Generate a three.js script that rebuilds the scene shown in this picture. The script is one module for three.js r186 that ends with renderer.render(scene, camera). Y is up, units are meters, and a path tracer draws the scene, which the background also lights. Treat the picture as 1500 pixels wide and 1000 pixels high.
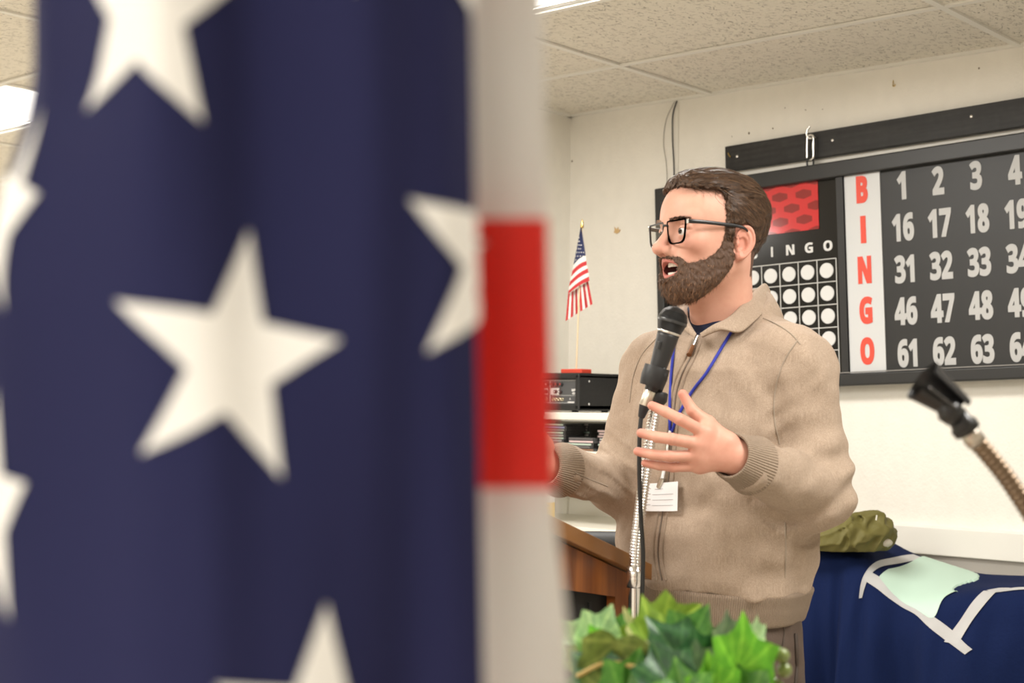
import * as THREE from 'three';
import { RectAreaLightUniformsLib } from 'three/addons/lights/RectAreaLightUniformsLib.js';
import { RoundedBoxGeometry } from 'three/addons/geometries/RoundedBoxGeometry.js';
import { TextGeometry } from 'three/addons/geometries/TextGeometry.js';
import { FontLoader } from 'three/addons/loaders/FontLoader.js';
import { mergeGeometries } from 'three/addons/utils/BufferGeometryUtils.js';
import { createNoise3D } from 'simplex-noise';

// ---------- camera, light, exposure ----------
const V = (x = 0, y = 0, z = 0) => new THREE.Vector3(x, y, z);
const FPX = 2083, EYE = 1.37;
const CAM = V(3.752, EYE, 4.681);
const RIGHT = V(0.75498317, 0.01082082, -0.65565488), UP = V(0.01949811, 0.99905129, 0.03894014), FWD = V(-0.65545422, 0.04218318, -0.75405593);
const scene = new THREE.Scene();
scene.background = new THREE.Color(0x000000);
const camera = new THREE.PerspectiveCamera(2 * Math.atan(500 / FPX) * 180 / Math.PI, 1.5, 0.05, 60);
const TOWORLD = new THREE.Matrix4().makeBasis(RIGHT, UP, FWD.clone().negate()).setPosition(CAM);
camera.position.copy(CAM);
camera.quaternion.setFromRotationMatrix(TOWORLD);
camera.focus = 3.1; camera.userData.fStop = 5.7;
scene.add(camera);
const renderer = new THREE.WebGLRenderer();
renderer.toneMapping = THREE.LinearToneMapping;
renderer.toneMappingExposure = 1.0;
renderer.shadowMap.enabled = true;
RectAreaLightUniformsLib.init();
const LIGHT = 29.5, LIGHT_COLOR = new THREE.Color().setRGB(1.0, 0.965, 0.91);

// ---------- helpers ----------
function rng(seed) { let a = seed >>> 0; return () => { a = (a + 0x6D2B79F5) >>> 0; let t = a; t = Math.imul(t ^ (t >>> 15), t | 1); t ^= t + Math.imul(t ^ (t >>> 7), t | 61); return ((t ^ (t >>> 14)) >>> 0) / 4294967296; }; }
const R = rng(7);
const noise = createNoise3D(rng(21));
const clamp = (x, a = 0, b = 1) => Math.min(b, Math.max(a, x));
const mixn = (a, b, t) => a + (b - a) * t;
const sstep = (a, b, x) => { const t = clamp((x - a) / (b - a)); return t * t * (3 - 2 * t); };
function ray(px, py) { return FWD.clone().addScaledVector(RIGHT, (px - 750) / FPX).addScaledVector(UP, (500 - py) / FPX); }
const P = (px, py, d) => CAM.clone().addScaledVector(ray(px, py), d);            // pixel + depth along the axis
const PZ = (px, py, z) => { const r = ray(px, py); return CAM.clone().addScaledVector(r, (z - CAM.z) / r.z); };   // pixel on the plane z
const names = {};
function numbered(n) { names[n] = (names[n] ?? -1) + 1; return names[n] ? `${n}_${String(names[n]).padStart(3, '0')}` : n; }
function shadow(o) { o.castShadow = o.receiveShadow = true; return o; }
function thing(name, label, category, base = V(), group) {
  const g = new THREE.Group(); g.name = numbered(name); g.position.copy(base); g.userData = { label, category };
  if (group) g.userData.group = group;
  scene.add(g); return g;
}
// a part whose geometry is in world axes; the thing's root is only ever moved, not turned
function part(parent, name, geo, m, label) {
  let b = V(), p = parent; while (p && p !== scene) { b.add(p.position); p = p.parent; }
  geo.translate(-b.x, -b.y, -b.z);
  const o = shadow(new THREE.Mesh(geo, m)); o.name = name; if (label) o.userData.label = label; parent.add(o); return o;
}
function sub(parent, name, geo, m, pos, label) { const o = shadow(new THREE.Mesh(geo, m)); o.name = name; if (pos) o.position.copy(pos); if (label) o.userData.label = label; parent.add(o); return o; }
function structure(name, geo, m, pos) { const o = shadow(new THREE.Mesh(geo, m)); o.name = name; o.userData = { kind: 'structure' }; if (pos) o.position.copy(pos); scene.add(o); return o; }
function solo(name, geo, m, label, category, group) {
  geo.computeBoundingBox(); const b = geo.boundingBox, c = V((b.min.x + b.max.x) / 2, b.min.y, (b.min.z + b.max.z) / 2);
  geo.translate(-c.x, -c.y, -c.z);
  const o = shadow(new THREE.Mesh(geo, m)); o.name = numbered(name); o.position.copy(c); o.userData = { label, category }; if (group) o.userData.group = group; scene.add(o); return o;
}
function mat(color, roughness = 0.7, o = {}) { const m = new THREE.MeshPhysicalMaterial({ roughness, side: THREE.DoubleSide, ...o }); if (Array.isArray(color)) m.color.setRGB(...color); else m.color.set(color); return m; }
function tex(w, h, fn, srgb = true, rep = [1, 1]) {
  const d = new Uint8Array(w * h * 4);
  for (let y = 0; y < h; y++) for (let x = 0; x < w; x++) { const c = fn(x, y); const i = (y * w + x) * 4; if (typeof c === 'number') { d[i] = d[i + 1] = d[i + 2] = clamp(c, 0, 255); } else { d[i] = clamp(c[0], 0, 255); d[i + 1] = clamp(c[1], 0, 255); d[i + 2] = clamp(c[2], 0, 255); } d[i + 3] = 255; }
  const t = new THREE.DataTexture(d, w, h); t.magFilter = THREE.LinearFilter; t.minFilter = THREE.LinearMipmapLinearFilter; t.generateMipmaps = true; t.wrapS = t.wrapT = THREE.RepeatWrapping; t.repeat.set(...rep);
  if (srgb) t.colorSpace = THREE.SRGBColorSpace; t.needsUpdate = true; return t;
}
// periodic value noise on a torus
function tileNoise(seed) {
  const n = createNoise3D(rng(seed)), n2 = createNoise3D(rng(seed + 99));
  return (u, v, f) => { const a = u * 2 * Math.PI, b = v * 2 * Math.PI, r = f / (2 * Math.PI); return (n(Math.cos(a) * r, Math.sin(a) * r, Math.cos(b) * r + 7) + n2(Math.sin(b) * r, Math.cos(a) * r + 3, Math.sin(a) * r)) * 0.6; };
}
// box-projected uv in metres, per triangle
function boxUV(g0, scale = 1) {
  const g = g0.index ? g0.toNonIndexed() : g0; const p = g.attributes.position, uv = new Float32Array(p.count * 2), a = V(), b = V(), c = V();
  for (let i = 0; i < p.count; i += 3) {
    a.fromBufferAttribute(p, i); b.fromBufferAttribute(p, i + 1); c.fromBufferAttribute(p, i + 2);
    const n = b.clone().sub(a).cross(c.clone().sub(a)), x = Math.abs(n.x), y = Math.abs(n.y), z = Math.abs(n.z);
    [a, b, c].forEach((q, k) => { const s = x > y && x > z ? [q.z, q.y] : y > z ? [q.x, q.z] : [q.x, q.y]; uv[(i + k) * 2] = s[0] * scale; uv[(i + k) * 2 + 1] = s[1] * scale; });
  }
  g.setAttribute('uv', new THREE.BufferAttribute(uv, 2)); return g;
}
function box(w, h, d, x = 0, y = 0, z = 0, r = 0) { const g = r ? new RoundedBoxGeometry(w, h, d, 2, r) : new THREE.BoxGeometry(w, h, d); g.translate(x, y, z); return g; }
const merge = (l) => mergeGeometries(l.map((g) => { const h = g.index ? g.toNonIndexed() : g; for (const k of Object.keys(h.attributes)) if (!['position', 'normal', 'uv', 'color'].includes(k)) h.deleteAttribute(k); return h; }));
// grid surface from fn(i/nu, j/nv) -> Vector3
function sheet(nu, nv, fn, closeU = false) {
  const pos = [], uv = [], idx = [];
  for (let j = 0; j <= nv; j++) for (let i = 0; i <= nu; i++) { const p = fn(i / nu, j / nv); pos.push(p.x, p.y, p.z); uv.push(i / nu, j / nv); }
  for (let j = 0; j < nv; j++) for (let i = 0; i < nu; i++) { const a = j * (nu + 1) + i, b = a + 1, c = a + nu + 1, d = c + 1; idx.push(a, b, d, a, d, c); }
  const g = new THREE.BufferGeometry(); g.setAttribute('position', new THREE.Float32BufferAttribute(pos, 3)); g.setAttribute('uv', new THREE.Float32BufferAttribute(uv, 2)); g.setIndex(idx); g.computeVertexNormals();
  if (closeU) { const n = g.attributes.normal; for (let j = 0; j <= nv; j++) { const a = j * (nu + 1), b = a + nu; const s = V(n.getX(a) + n.getX(b), n.getY(a) + n.getY(b), n.getZ(a) + n.getZ(b)).normalize(); n.setXYZ(a, s.x, s.y, s.z); n.setXYZ(b, s.x, s.y, s.z); } }
  return g;
}
// swept tube with varying radius, capped
function tube(points, rad, seg = 60, sides = 10, smooth = true) {
  const c = smooth ? new THREE.CatmullRomCurve3(points, false, 'centripetal') : null;
  const pts = smooth ? Array.from({ length: seg + 1 }, (_, i) => c.getPointAt(i / seg)) : points; const n = pts.length - 1;
  const rr = (t) => typeof rad === 'function' ? rad(t) : rad;
  let nrm = null; const rings = [];
  for (let i = 0; i <= n; i++) {
    const t = pts[Math.min(n, i + 1)].clone().sub(pts[Math.max(0, i - 1)]).normalize();
    if (!nrm) nrm = Math.abs(t.y) < 0.9 ? V(0, 1, 0) : V(1, 0, 0);
    nrm = nrm.clone().addScaledVector(t, -nrm.dot(t)).normalize(); const b = t.clone().cross(nrm);
    rings.push([pts[i], nrm.clone(), b, Math.max(1e-5, rr(i / n))]);
  }
  const g = sheet(sides, n, (u, v) => { const [p, a, b, r] = rings[Math.round(v * n)]; const th = u * 2 * Math.PI; return p.clone().addScaledVector(a, Math.cos(th) * r).addScaledVector(b, Math.sin(th) * r); }, true);
  const caps = [0, n].map((k) => { const [p, a, b, r] = rings[k]; const q = []; for (let i = 0; i < sides; i++) q.push(i); const pos = [p.x, p.y, p.z], idx = [], uv = [0, 0]; for (let i = 0; i <= sides; i++) { const th = i / sides * 2 * Math.PI; const w = p.clone().addScaledVector(a, Math.cos(th) * r).addScaledVector(b, Math.sin(th) * r); pos.push(w.x, w.y, w.z); uv.push(0, 0); } for (let i = 1; i <= sides; i++) k ? idx.push(0, i, i + 1) : idx.push(0, i + 1, i); const h = new THREE.BufferGeometry(); h.setAttribute('position', new THREE.Float32BufferAttribute(pos, 3)); h.setAttribute('uv', new THREE.Float32BufferAttribute(uv, 2)); h.setIndex(idx); h.computeVertexNormals(); return h; });
  return merge([g, ...caps]);
}
// solid of revolution between two points: profile [[t, r], ...]
function turned(a, b, profile, sides = 24) {
  const L = a.distanceTo(b), g = new THREE.LatheGeometry(profile.map(([t, r]) => new THREE.Vector2(Math.max(r, 1e-5), t * L)), sides);
  const m = new THREE.Matrix4().makeRotationFromQuaternion(new THREE.Quaternion().setFromUnitVectors(V(0, 1, 0), b.clone().sub(a).normalize())).setPosition(a); g.applyMatrix4(m); return g;
}
// naive surface nets over a signed distance function
function nets(sdf, lo, hi, h, colorFn) {
  const nx = Math.ceil((hi[0] - lo[0]) / h) + 1, ny = Math.ceil((hi[1] - lo[1]) / h) + 1, nz = Math.ceil((hi[2] - lo[2]) / h) + 1;
  const F = new Float32Array(nx * ny * nz), id = (i, j, k) => (k * ny + j) * nx + i;
  const BK = 5, far = (BK * .87 + 1.5) * h * 1.5;   // whole blocks far from the surface take one value
  for (let K = 0; K < nz; K += BK) for (let J = 0; J < ny; J += BK) for (let I = 0; I < nx; I += BK) {
    const c = sdf(lo[0] + (I + (BK - 1) / 2) * h, lo[1] + (J + (BK - 1) / 2) * h, lo[2] + (K + (BK - 1) / 2) * h), skip = Math.abs(c) > far;
    for (let k = K; k < Math.min(nz, K + BK); k++) for (let j = J; j < Math.min(ny, J + BK); j++) for (let i = I; i < Math.min(nx, I + BK); i++) F[id(i, j, k)] = skip ? c : sdf(lo[0] + i * h, lo[1] + j * h, lo[2] + k * h);
  }
  const map = new Int32Array(nx * ny * nz).fill(-1), pos = [], nor = [], col = [], idx = [];
  const C = [[0, 0, 0], [1, 0, 0], [0, 1, 0], [1, 1, 0], [0, 0, 1], [1, 0, 1], [0, 1, 1], [1, 1, 1]], E = [[0, 1], [2, 3], [4, 5], [6, 7], [0, 2], [1, 3], [4, 6], [5, 7], [0, 4], [1, 5], [2, 6], [3, 7]];
  for (let k = 0; k < nz - 1; k++) for (let j = 0; j < ny - 1; j++) for (let i = 0; i < nx - 1; i++) {
    const f = C.map(([a, b, c]) => F[id(i + a, j + b, k + c)]); let s = 0; for (const q of f) if (q < 0) s++; if (s === 0 || s === 8) continue;
    let x = 0, y = 0, z = 0, n = 0;
    for (const [a, b] of E) if ((f[a] < 0) !== (f[b] < 0)) { const t = f[a] / (f[a] - f[b]); x += mixn(C[a][0], C[b][0], t); y += mixn(C[a][1], C[b][1], t); z += mixn(C[a][2], C[b][2], t); n++; }
    const q = [lo[0] + (i + x / n) * h, lo[1] + (j + y / n) * h, lo[2] + (k + z / n) * h], e = h * 0.6;
    map[id(i, j, k)] = pos.length / 3; pos.push(...q);
    const g = V(sdf(q[0] + e, q[1], q[2]) - sdf(q[0] - e, q[1], q[2]), sdf(q[0], q[1] + e, q[2]) - sdf(q[0], q[1] - e, q[2]), sdf(q[0], q[1], q[2] + e) - sdf(q[0], q[1], q[2] - e)).normalize(); nor.push(g.x, g.y, g.z);
    if (colorFn) col.push(...colorFn(...q, g));
  }
  for (let k = 1; k < nz - 1; k++) for (let j = 1; j < ny - 1; j++) for (let i = 1; i < nx - 1; i++) {
    const a = F[id(i, j, k)] < 0;
    const quad = (p, q, r, s, flip) => { if (p < 0 || q < 0 || r < 0 || s < 0) return; flip ? idx.push(p, r, q, p, s, r) : idx.push(p, q, r, p, r, s); };
    if (a !== (F[id(i + 1, j, k)] < 0)) quad(map[id(i, j - 1, k - 1)], map[id(i, j, k - 1)], map[id(i, j, k)], map[id(i, j - 1, k)], !a);
    if (a !== (F[id(i, j + 1, k)] < 0)) quad(map[id(i - 1, j, k - 1)], map[id(i - 1, j, k)], map[id(i, j, k)], map[id(i, j, k - 1)], !a);
    if (a !== (F[id(i, j, k + 1)] < 0)) quad(map[id(i - 1, j - 1, k)], map[id(i, j - 1, k)], map[id(i, j, k)], map[id(i - 1, j, k)], !a);
  }
  const g = new THREE.BufferGeometry(); g.setAttribute('position', new THREE.Float32BufferAttribute(pos, 3)); g.setAttribute('normal', new THREE.Float32BufferAttribute(nor, 3)); if (colorFn) g.setAttribute('color', new THREE.Float32BufferAttribute(col, 3)); g.setIndex(idx); return g;
}
const smin = (a, b, k) => { const h = Math.max(k - Math.abs(a - b), 0) / k; return Math.min(a, b) - h * h * k * 0.25; };
const smax = (a, b, k) => -smin(-a, -b, k);
const ell = (x, y, z, a, b, c) => { const k0 = Math.hypot(x / a, y / b, z / c), k1 = Math.hypot(x / (a * a), y / (b * b), z / (c * c)); return k1 < 1e-9 ? -Math.min(a, b, c) : k0 * (k0 - 1) / k1; };
function cap(x, y, z, a, b, ra, rb) { const bx = b[0] - a[0], by = b[1] - a[1], bz = b[2] - a[2]; const t = clamp(((x - a[0]) * bx + (y - a[1]) * by + (z - a[2]) * bz) / (bx * bx + by * by + bz * bz)); return Math.hypot(x - a[0] - bx * t, y - a[1] - by * t, z - a[2] - bz * t) - mixn(ra, rb, t); }
// pixel path laid on a mesh by casting rays from the camera; returns points lifted along the surface normal
const flatCache = new Map();   // triangles of a mesh as the camera sees them, for laying strips on it
function onMesh(mesh, px, py, lift = 0.001, fallback = 2.5) {
  if (typeof mesh === 'function') {   // a distance function in picture-parallel axes
    const at = (d) => [(px - 750) / FPX * d, (500 - py) / FPX * d, -d]; let d = 2.2, k = 0; for (; k < 120 && d < 3; k++) { const f = mesh(...at(d)); if (f < .0004) break; d += Math.max(.0008, f * .7); }
    if (k === 120 || d >= 3) d = fallback; const q = at(d), e = .003, n = V(mesh(q[0] + e, q[1], q[2]) - mesh(q[0] - e, q[1], q[2]), mesh(q[0], q[1] + e, q[2]) - mesh(q[0], q[1] - e, q[2]), mesh(q[0], q[1], q[2] + e) - mesh(q[0], q[1], q[2] - e)).normalize();
    return V(q[0] + n.x * lift, q[1] + n.y * lift, q[2] + n.z * lift).applyMatrix4(TOWORLD);
  }
  if (!flatCache.has(mesh)) { mesh.updateWorldMatrix(true, false); const g = mesh.geometry, p = g.attributes.position, inv = TOWORLD.clone().invert(), w = [], q = []; for (let i = 0; i < p.count; i++) { const v = V().fromBufferAttribute(p, i).applyMatrix4(mesh.matrixWorld); w.push(v); const c = v.clone().applyMatrix4(inv); q.push([750 + FPX * c.x / -c.z, 500 - FPX * c.y / -c.z, -c.z]); } flatCache.set(mesh, { w, q, ix: g.index.array }); }
  const { w, q, ix } = flatCache.get(mesh); let best = 1e9, hit = null;
  for (let i = 0; i < ix.length; i += 3) { const a = q[ix[i]], b = q[ix[i + 1]], c = q[ix[i + 2]]; const D = (b[0] - a[0]) * (c[1] - a[1]) - (c[0] - a[0]) * (b[1] - a[1]); if (Math.abs(D) < 1e-9) continue; const u = ((px - a[0]) * (c[1] - a[1]) - (c[0] - a[0]) * (py - a[1])) / D, v = ((b[0] - a[0]) * (py - a[1]) - (px - a[0]) * (b[1] - a[1])) / D; if (u < 0 || v < 0 || u + v > 1) continue; const z = a[2] + (b[2] - a[2]) * u + (c[2] - a[2]) * v; if (z < best) { best = z; hit = i; } }
  if (hit === null) return P(px, py, fallback);
  const A = w[ix[hit]], n = w[ix[hit + 1]].clone().sub(A).cross(w[ix[hit + 2]].clone().sub(A)).normalize(); if (n.dot(FWD) > 0) n.negate(); return P(px, py, best).addScaledVector(n, lift);
}
function lerpPath(path, t) { const L = [0]; for (let i = 1; i < path.length; i++) L.push(L[i - 1] + Math.hypot(path[i][0] - path[i - 1][0], path[i][1] - path[i - 1][1])); const s = t * L[L.length - 1]; let i = 1; while (i < path.length - 1 && L[i] < s) i++; const k = clamp((s - L[i - 1]) / (L[i] - L[i - 1] || 1)); return [mixn(path[i - 1][0], path[i][0], k), mixn(path[i - 1][1], path[i][1], k)]; }
function splinePath(path, n) { const c = new THREE.CatmullRomCurve3(path.map(([x, y]) => V(x, y, 0)), false, 'centripetal'); return Array.from({ length: n + 1 }, (_, i) => { const p = c.getPoint(i / n); return [p.x, p.y]; }); }
// ribbon between two pixel edges on a mesh, with real thickness
function strap(mesh, A, B, nu, nv, lift, fb = 4.4) {
  const a = splinePath(A, nu), b = splinePath(B, nu);
  const top = sheet(nu, nv, (u, v) => { const p = a[Math.round(u * nu)], q = b[Math.round(u * nu)]; return onMesh(mesh, mixn(p[0], q[0], v), mixn(p[1], q[1], v), lift, fb); });
  return top;
}
// ---------- room ----------
const CEIL = EYE + 1.213, X0 = -5.3, X1 = 6.4, Z1 = 7.6;
const tn = tileNoise(3);
const plasterBump = tex(256, 256, (x, y) => 128 + 60 * tn(x / 256, y / 256, 60) + 50 * tn(x / 256 + .37, y / 256, 25), false, [2, 2]);
const wallMat = mat([0.90, 0.868, 0.80], 0.55, { bumpMap: plasterBump, bumpScale: 0.0012, map: tex(512, 512, (x, y) => { const n = 3 * tn(x / 512, y / 512, 4) + 2 * tn(x / 512, y / 512, 40); return [247 + n, 247 + n, 246 + n]; }, true, [.4, .4]) });
function wall(name, w, h, d, x, y, z) { const g = boxUV(box(w, h, d)); return structure(name, g, wallMat, V(x, y, z)); }
const wallBack = wall('wall_back', X1 - X0 + .2, CEIL + .2, .1, (X0 + X1) / 2, CEIL / 2, -.05);
wall('wall_left', .1, CEIL + .2, .9, -.05, CEIL / 2, .45);
wall('wall_far_left', .1, CEIL + .2, Z1 + .2, X0 - .05, CEIL / 2, Z1 / 2);
wall('wall_right', .1, CEIL + .2, Z1 + .2, X1 + .05, CEIL / 2, Z1 / 2);
wall('wall_front', X1 - X0 + .2, CEIL + .2, .1, (X0 + X1) / 2, CEIL / 2, Z1 + .05);
const floorTex = tex(256, 256, (x, y) => { const n = 14 * tn(x / 256, y / 256, 30) + 10 * tn(x / 256, y / 256, 9); return [186 + n, 178 + n, 165 + n]; }, true, [1, 1]);
structure('floor', boxUV(box(X1 - X0 + .2, .1, Z1 + .2)), mat(0xffffff, .35, { map: floorTex }), V((X0 + X1) / 2, -.05, Z1 / 2));

// ceiling: slab above, suspended tiles and metal tees below
const ceilingRoot = structure('ceiling', box(X1 - X0 + .2, .06, Z1 + .2), mat([.6, .58, .54], .9), V((X0 + X1) / 2, CEIL + .19, Z1 / 2));
const fis = (() => {
  const W = 512, H = 1024, a = new Float32Array(W * H), r = rng(5);
  const dab = (x, y, v) => { const i = ((y + H) % H) * W + ((x + W) % W); a[i] = Math.max(a[i], v); };
  for (let k = 0; k < 2300; k++) { let x = r() * W, y = r() * H, th = -.5 + (r() - .5) * 1.3, L = 3 + r() * 13, v = .35 + r() * .65; for (let s = 0; s < L; s++) { dab(x | 0, y | 0, v); if (r() < .75) dab((x | 0), (y | 0) + 1, v * .8); th += (r() - .5) * .7; x += Math.cos(th); y += Math.sin(th); } }
  for (let k = 0; k < 5200; k++) dab((r() * W) | 0, (r() * H) | 0, .3 + r() * .5);
  return { W, H, a };
})();
const tileCol = tex(fis.W, fis.H, (x, y) => { const v = fis.a[y * fis.W + x], n = 4 * tn(x / fis.W, y / fis.H, 50); return [232 + n - 125 * v, 227 + n - 125 * v, 216 + n - 125 * v]; });
const tileBump = tex(fis.W, fis.H, (x, y) => 220 - 190 * fis.a[y * fis.W + x], false);
const tileMat = mat([.97, .96, .94], .95, { map: tileCol, bumpMap: tileBump, bumpScale: .0025 });
const teeMat = mat([.80, .78, .72], .5);
const XL = [-5.3, -5.0, -3.78, -2.56, -1.34, -.38, .707, 1.927, 3.147, 4.367, 5.587, 6.4], ZL = [0, .606, 1.31, 1.86, 2.47, 3.08, 3.69, 4.30, 4.91, 5.52, 6.13, 6.74, 7.6];
const LIT = new Set(['6,2', '3,2', '2,2', '8,4', '6,6', '3,6', '6,10', '8,10']);  // rear row behind the camera is added, out of view, to light the flag
const trofferBody = mat([.85, .85, .84], .4), lensMat = mat([.9, .9, .9], .5, { emissive: new THREE.Color().setRGB(1, .97, .92), emissiveIntensity: 2.2 });
const lightSpots = [];
const tileGeos = {};
for (let i = 0; i < XL.length - 1; i++) for (let j = 0; j < ZL.length - 1; j++) {
  const w = XL[i + 1] - XL[i], d = ZL[j + 1] - ZL[j], cx = (XL[i] + XL[i + 1]) / 2, cz = (ZL[j] + ZL[j + 1]) / 2;
  if (LIT.has(`${i},${j}`)) { lightSpots.push([cx, cz, w, d]); continue; }
  const key = w.toFixed(3) + d.toFixed(3) + ((i * 3 + j) % 3);
  if (!tileGeos[key]) { const g = box(w - .012, .018, d - .012, 0, .012, 0); const p = g.attributes.position, uv = g.attributes.uv, o = ((i * 3 + j) % 3) * .37; for (let k = 0; k < p.count; k++) uv.setXY(k, p.getZ(k) / .61 + o, p.getX(k) / 1.22 + o * 1.7); tileGeos[key] = g; }
  sub(ceilingRoot, 'ceiling_tile', tileGeos[key], tileMat, V(cx - ceilingRoot.position.x, CEIL - ceilingRoot.position.y + (R() - .5) * .002, cz - ceilingRoot.position.z));
}
for (const x of XL) sub(ceilingRoot, 'grid_bar', box(.024, .008, Z1), teeMat, V(x, CEIL - .001, Z1 / 2).sub(ceilingRoot.position));
for (const z of ZL.slice(1)) sub(ceilingRoot, 'grid_bar', box(X1 - X0, .007, .024), teeMat, V((X0 + X1) / 2, CEIL - .0012, z).sub(ceilingRoot.position));
sub(ceilingRoot, 'wall_angle', box(X1 - X0, .012, .02), teeMat, V((X0 + X1) / 2, CEIL - .001, .01).sub(ceilingRoot.position));
sub(ceilingRoot, 'wall_angle', box(.02, .012, .9), teeMat, V(.01, CEIL - .001, .45).sub(ceilingRoot.position));
lightSpots.forEach(([x, z, w, d], k) => {
  const t = thing('ceiling_light', ['recessed fluorescent ceiling light panel farthest along the open left end of the room', 'recessed fluorescent ceiling light panel seen past the flag edge, second from the far end', 'recessed fluorescent ceiling light panel over the open middle of the left part', 'recessed fluorescent ceiling light panel in front of the shelf unit corner', 'recessed fluorescent ceiling light panel over the floor before the lectern', 'added unseen light panel behind the camera for the flag, in line with the shelf unit', 'recessed fluorescent ceiling light panel behind the man, over the blue covered table side', 'added unseen light panel behind the camera for the flag front, at the end of the room facing the bingo board'][k], 'light', V(x, CEIL, z), 'recessed light panels in the tile ceiling');
  sub(t, 'housing', box(w - .03, .08, d - .03, 0, .062, 0), trofferBody);
  sub(t, 'frame', merge([box(w - .03, .012, .03, 0, .008, d / 2 - .03), box(w - .03, .012, .03, 0, .008, -d / 2 + .03), box(.03, .012, d - .09, w / 2 - .03, .008, 0), box(.03, .012, d - .09, -w / 2 + .03, .008, 0)]), trofferBody);
  sub(t, 'diffuser', box(w - .09, .006, d - .09, 0, .014, 0), lensMat);
  const l = new THREE.RectAreaLight(LIGHT_COLOR, LIGHT, w - .1, d - .1); l.position.set(0, .006, 0); l.lookAt(0, -1, 0); l.rotation.set(-Math.PI / 2, 0, 0); t.add(l); l.castShadow = true;
});

// white ledge along the lower wall, with a grey strip painted in for the shaded gap under it
const white = mat([.80, .78, .72], .45);
const trim1 = structure('trim_1', boxUV(box(X1 - .9, .095, .035, 0, 0, 0, .004)), white, V((X1 + .9) / 2, EYE - .462, .0175));
structure('shade_trim_2', boxUV(box(X1 - .9, .05, .02)), mat([.33, .31, .28], .6), V((X1 + .9) / 2, EYE - .5345, .010));
structure('trim_3', boxUV(box(X1 - .9, .05, .10, 0, 0, 0, .004)), white, V((X1 + .9) / 2, EYE - .585, .05));

// small marks on the wall: a torn plaster chip, picture hooks, nail holes
const brass = mat([.6, .42, .12], .35, { metalness: .9 }), steel = mat([.75, .74, .72], .25, { metalness: 1 }), dark = mat([.012, .012, .013], .5);
function wallBit(name, px, py, g, m) { const p = PZ(px, py, .002); return sub(wallBack, name, g, m, p.sub(wallBack.position)); }
{ const r = rng(3); const chip = new THREE.Shape(); [[0, -.012], [.012, -.006], [.018, .004], [.008, .004], [.006, .016], [-.002, .006], [-.014, .018], [-.012, .004], [-.016, -.006]].forEach(([x, y], i) => i ? chip.lineTo(x, y) : chip.moveTo(x, y));
  wallBit('plaster_chip', 904, 338, new THREE.ExtrudeGeometry(chip, { depth: .0015, bevelEnabled: false }), mat([.62, .42, .2], .9));
  for (const [x, y, s] of [[1097, 195, .004], [1132, 188, .003], [838, 236, .004], [1150, 158, .002], [1072, 200, .002], [1205, 160, .0018], [1180, 161, .002], [1434, 100, .003]]) wallBit('nail_hole', x, y, new THREE.SphereGeometry(s, 8, 6).scale(1, 1.2, .5), mat([.22, .18, .13], .9));
  const hk = (x, y) => wallBit('picture_hook', x, y, tube([V(-.004, .016, 0), V(-.004, 0, .002), V(-.002, -.006, .006), V(.006, -.006, .008), V(.007, 0, .008)], .0018, 20, 6), brass); hk(1310, 124); 
  sub(wallBack, 'panel_joint', box(.004, 1.0, .002), wallMat, PZ(993, 300, .001).sub(wallBack.position)); }
// two thin wires hanging from the ceiling behind the board
const wireMat = mat([.03, .03, .035], .5);
const wireAt = (pts, r, m, label) => solo('hanging_wire', tube(pts.map(([x, y]) => PZ(x, y, .006)), r, 40, 6), m, label, 'wire');
wireAt([[992, 146], [986, 165], [985, 200], [987, 240], [988, 300]], .0028, wireMat, 'black wire hanging down the cream wall from the ceiling edge');
wireAt([[988, 149], [976, 175], [972, 210], [976, 240], [978, 300]], .0014, mat([.3, .28, .25], .5), 'thin grey wire hanging beside the black wire on the wall');

// ---------- bingo board ----------
const font = await new FontLoader().loadAsync('fonts/droid/droid_sans_bold.typeface.json');
const ANG = .037, BO = V(1.30, EYE + .068, .06);
const bo = (u, v, w = 0) => V(BO.x + u * Math.cos(ANG) - v * Math.sin(ANG), BO.y + u * Math.sin(ANG) + v * Math.cos(ANG), .06 + w);
const board = thing('bingo_board', 'large black bingo number board with white numerals hung from chains', 'bingo board', V(BO.x, BO.y, .06));
board.rotation.z = ANG;   // hangs a little crooked
const BL = -.785, BR = 2.44, BT = .812;
const frameMat = mat([.018, .018, .018], .42), faceMat = mat([.013, .013, .013], .45), glossFace = mat([.008, .008, .008], .14), numMat = mat([.47, .47, .465], .5), letterWhite = mat([.66, .66, .65], .5), redMat = mat([.72, .07, .04], .5), columnMat = mat([.60, .61, .615], .35);
sub(board, 'backing', box(BR - BL - .02, BT - .02, .03, (BL + BR) / 2, BT / 2, -.035), frameMat);
sub(board, 'frame', merge([box(BR - BL, .058, .05, (BL + BR) / 2, BT - .029, -.012, .006), box(BR - BL, .044, .05, (BL + BR) / 2, .022, -.012, .006), box(.035, BT - .09, .05, BL + .0175, BT / 2, -.012, .006), box(.035, BT - .09, .05, BR - .0175, BT / 2, -.012, .006)]), frameMat);
sub(board, 'inner_edge', box(BR - BL - .07, .004, .004, (BL + BR) / 2, .047, .011), mat([.2, .19, .18], .4));
sub(board, 'display_panel', box(.008 - BL - .04, BT - .1, .006, (BL + .035 - .005) / 2, BT / 2 - .006, -.018), glossFace, null, 'glossy black display panel');
sub(board, 'divider', box(.026, BT - .1, .03, .018, BT / 2 - .006, -.014), frameMat);
sub(board, 'letter_column', box(.138, BT - .1, .008, .103, BT / 2 - .006, -.012), columnMat, null, 'white plastic column with red letters');
sub(board, 'number_panel', box(BR - .2, BT - .1, .006, (BR - .04 + .17) / 2, BT / 2 - .006, -.016), faceMat);
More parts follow.
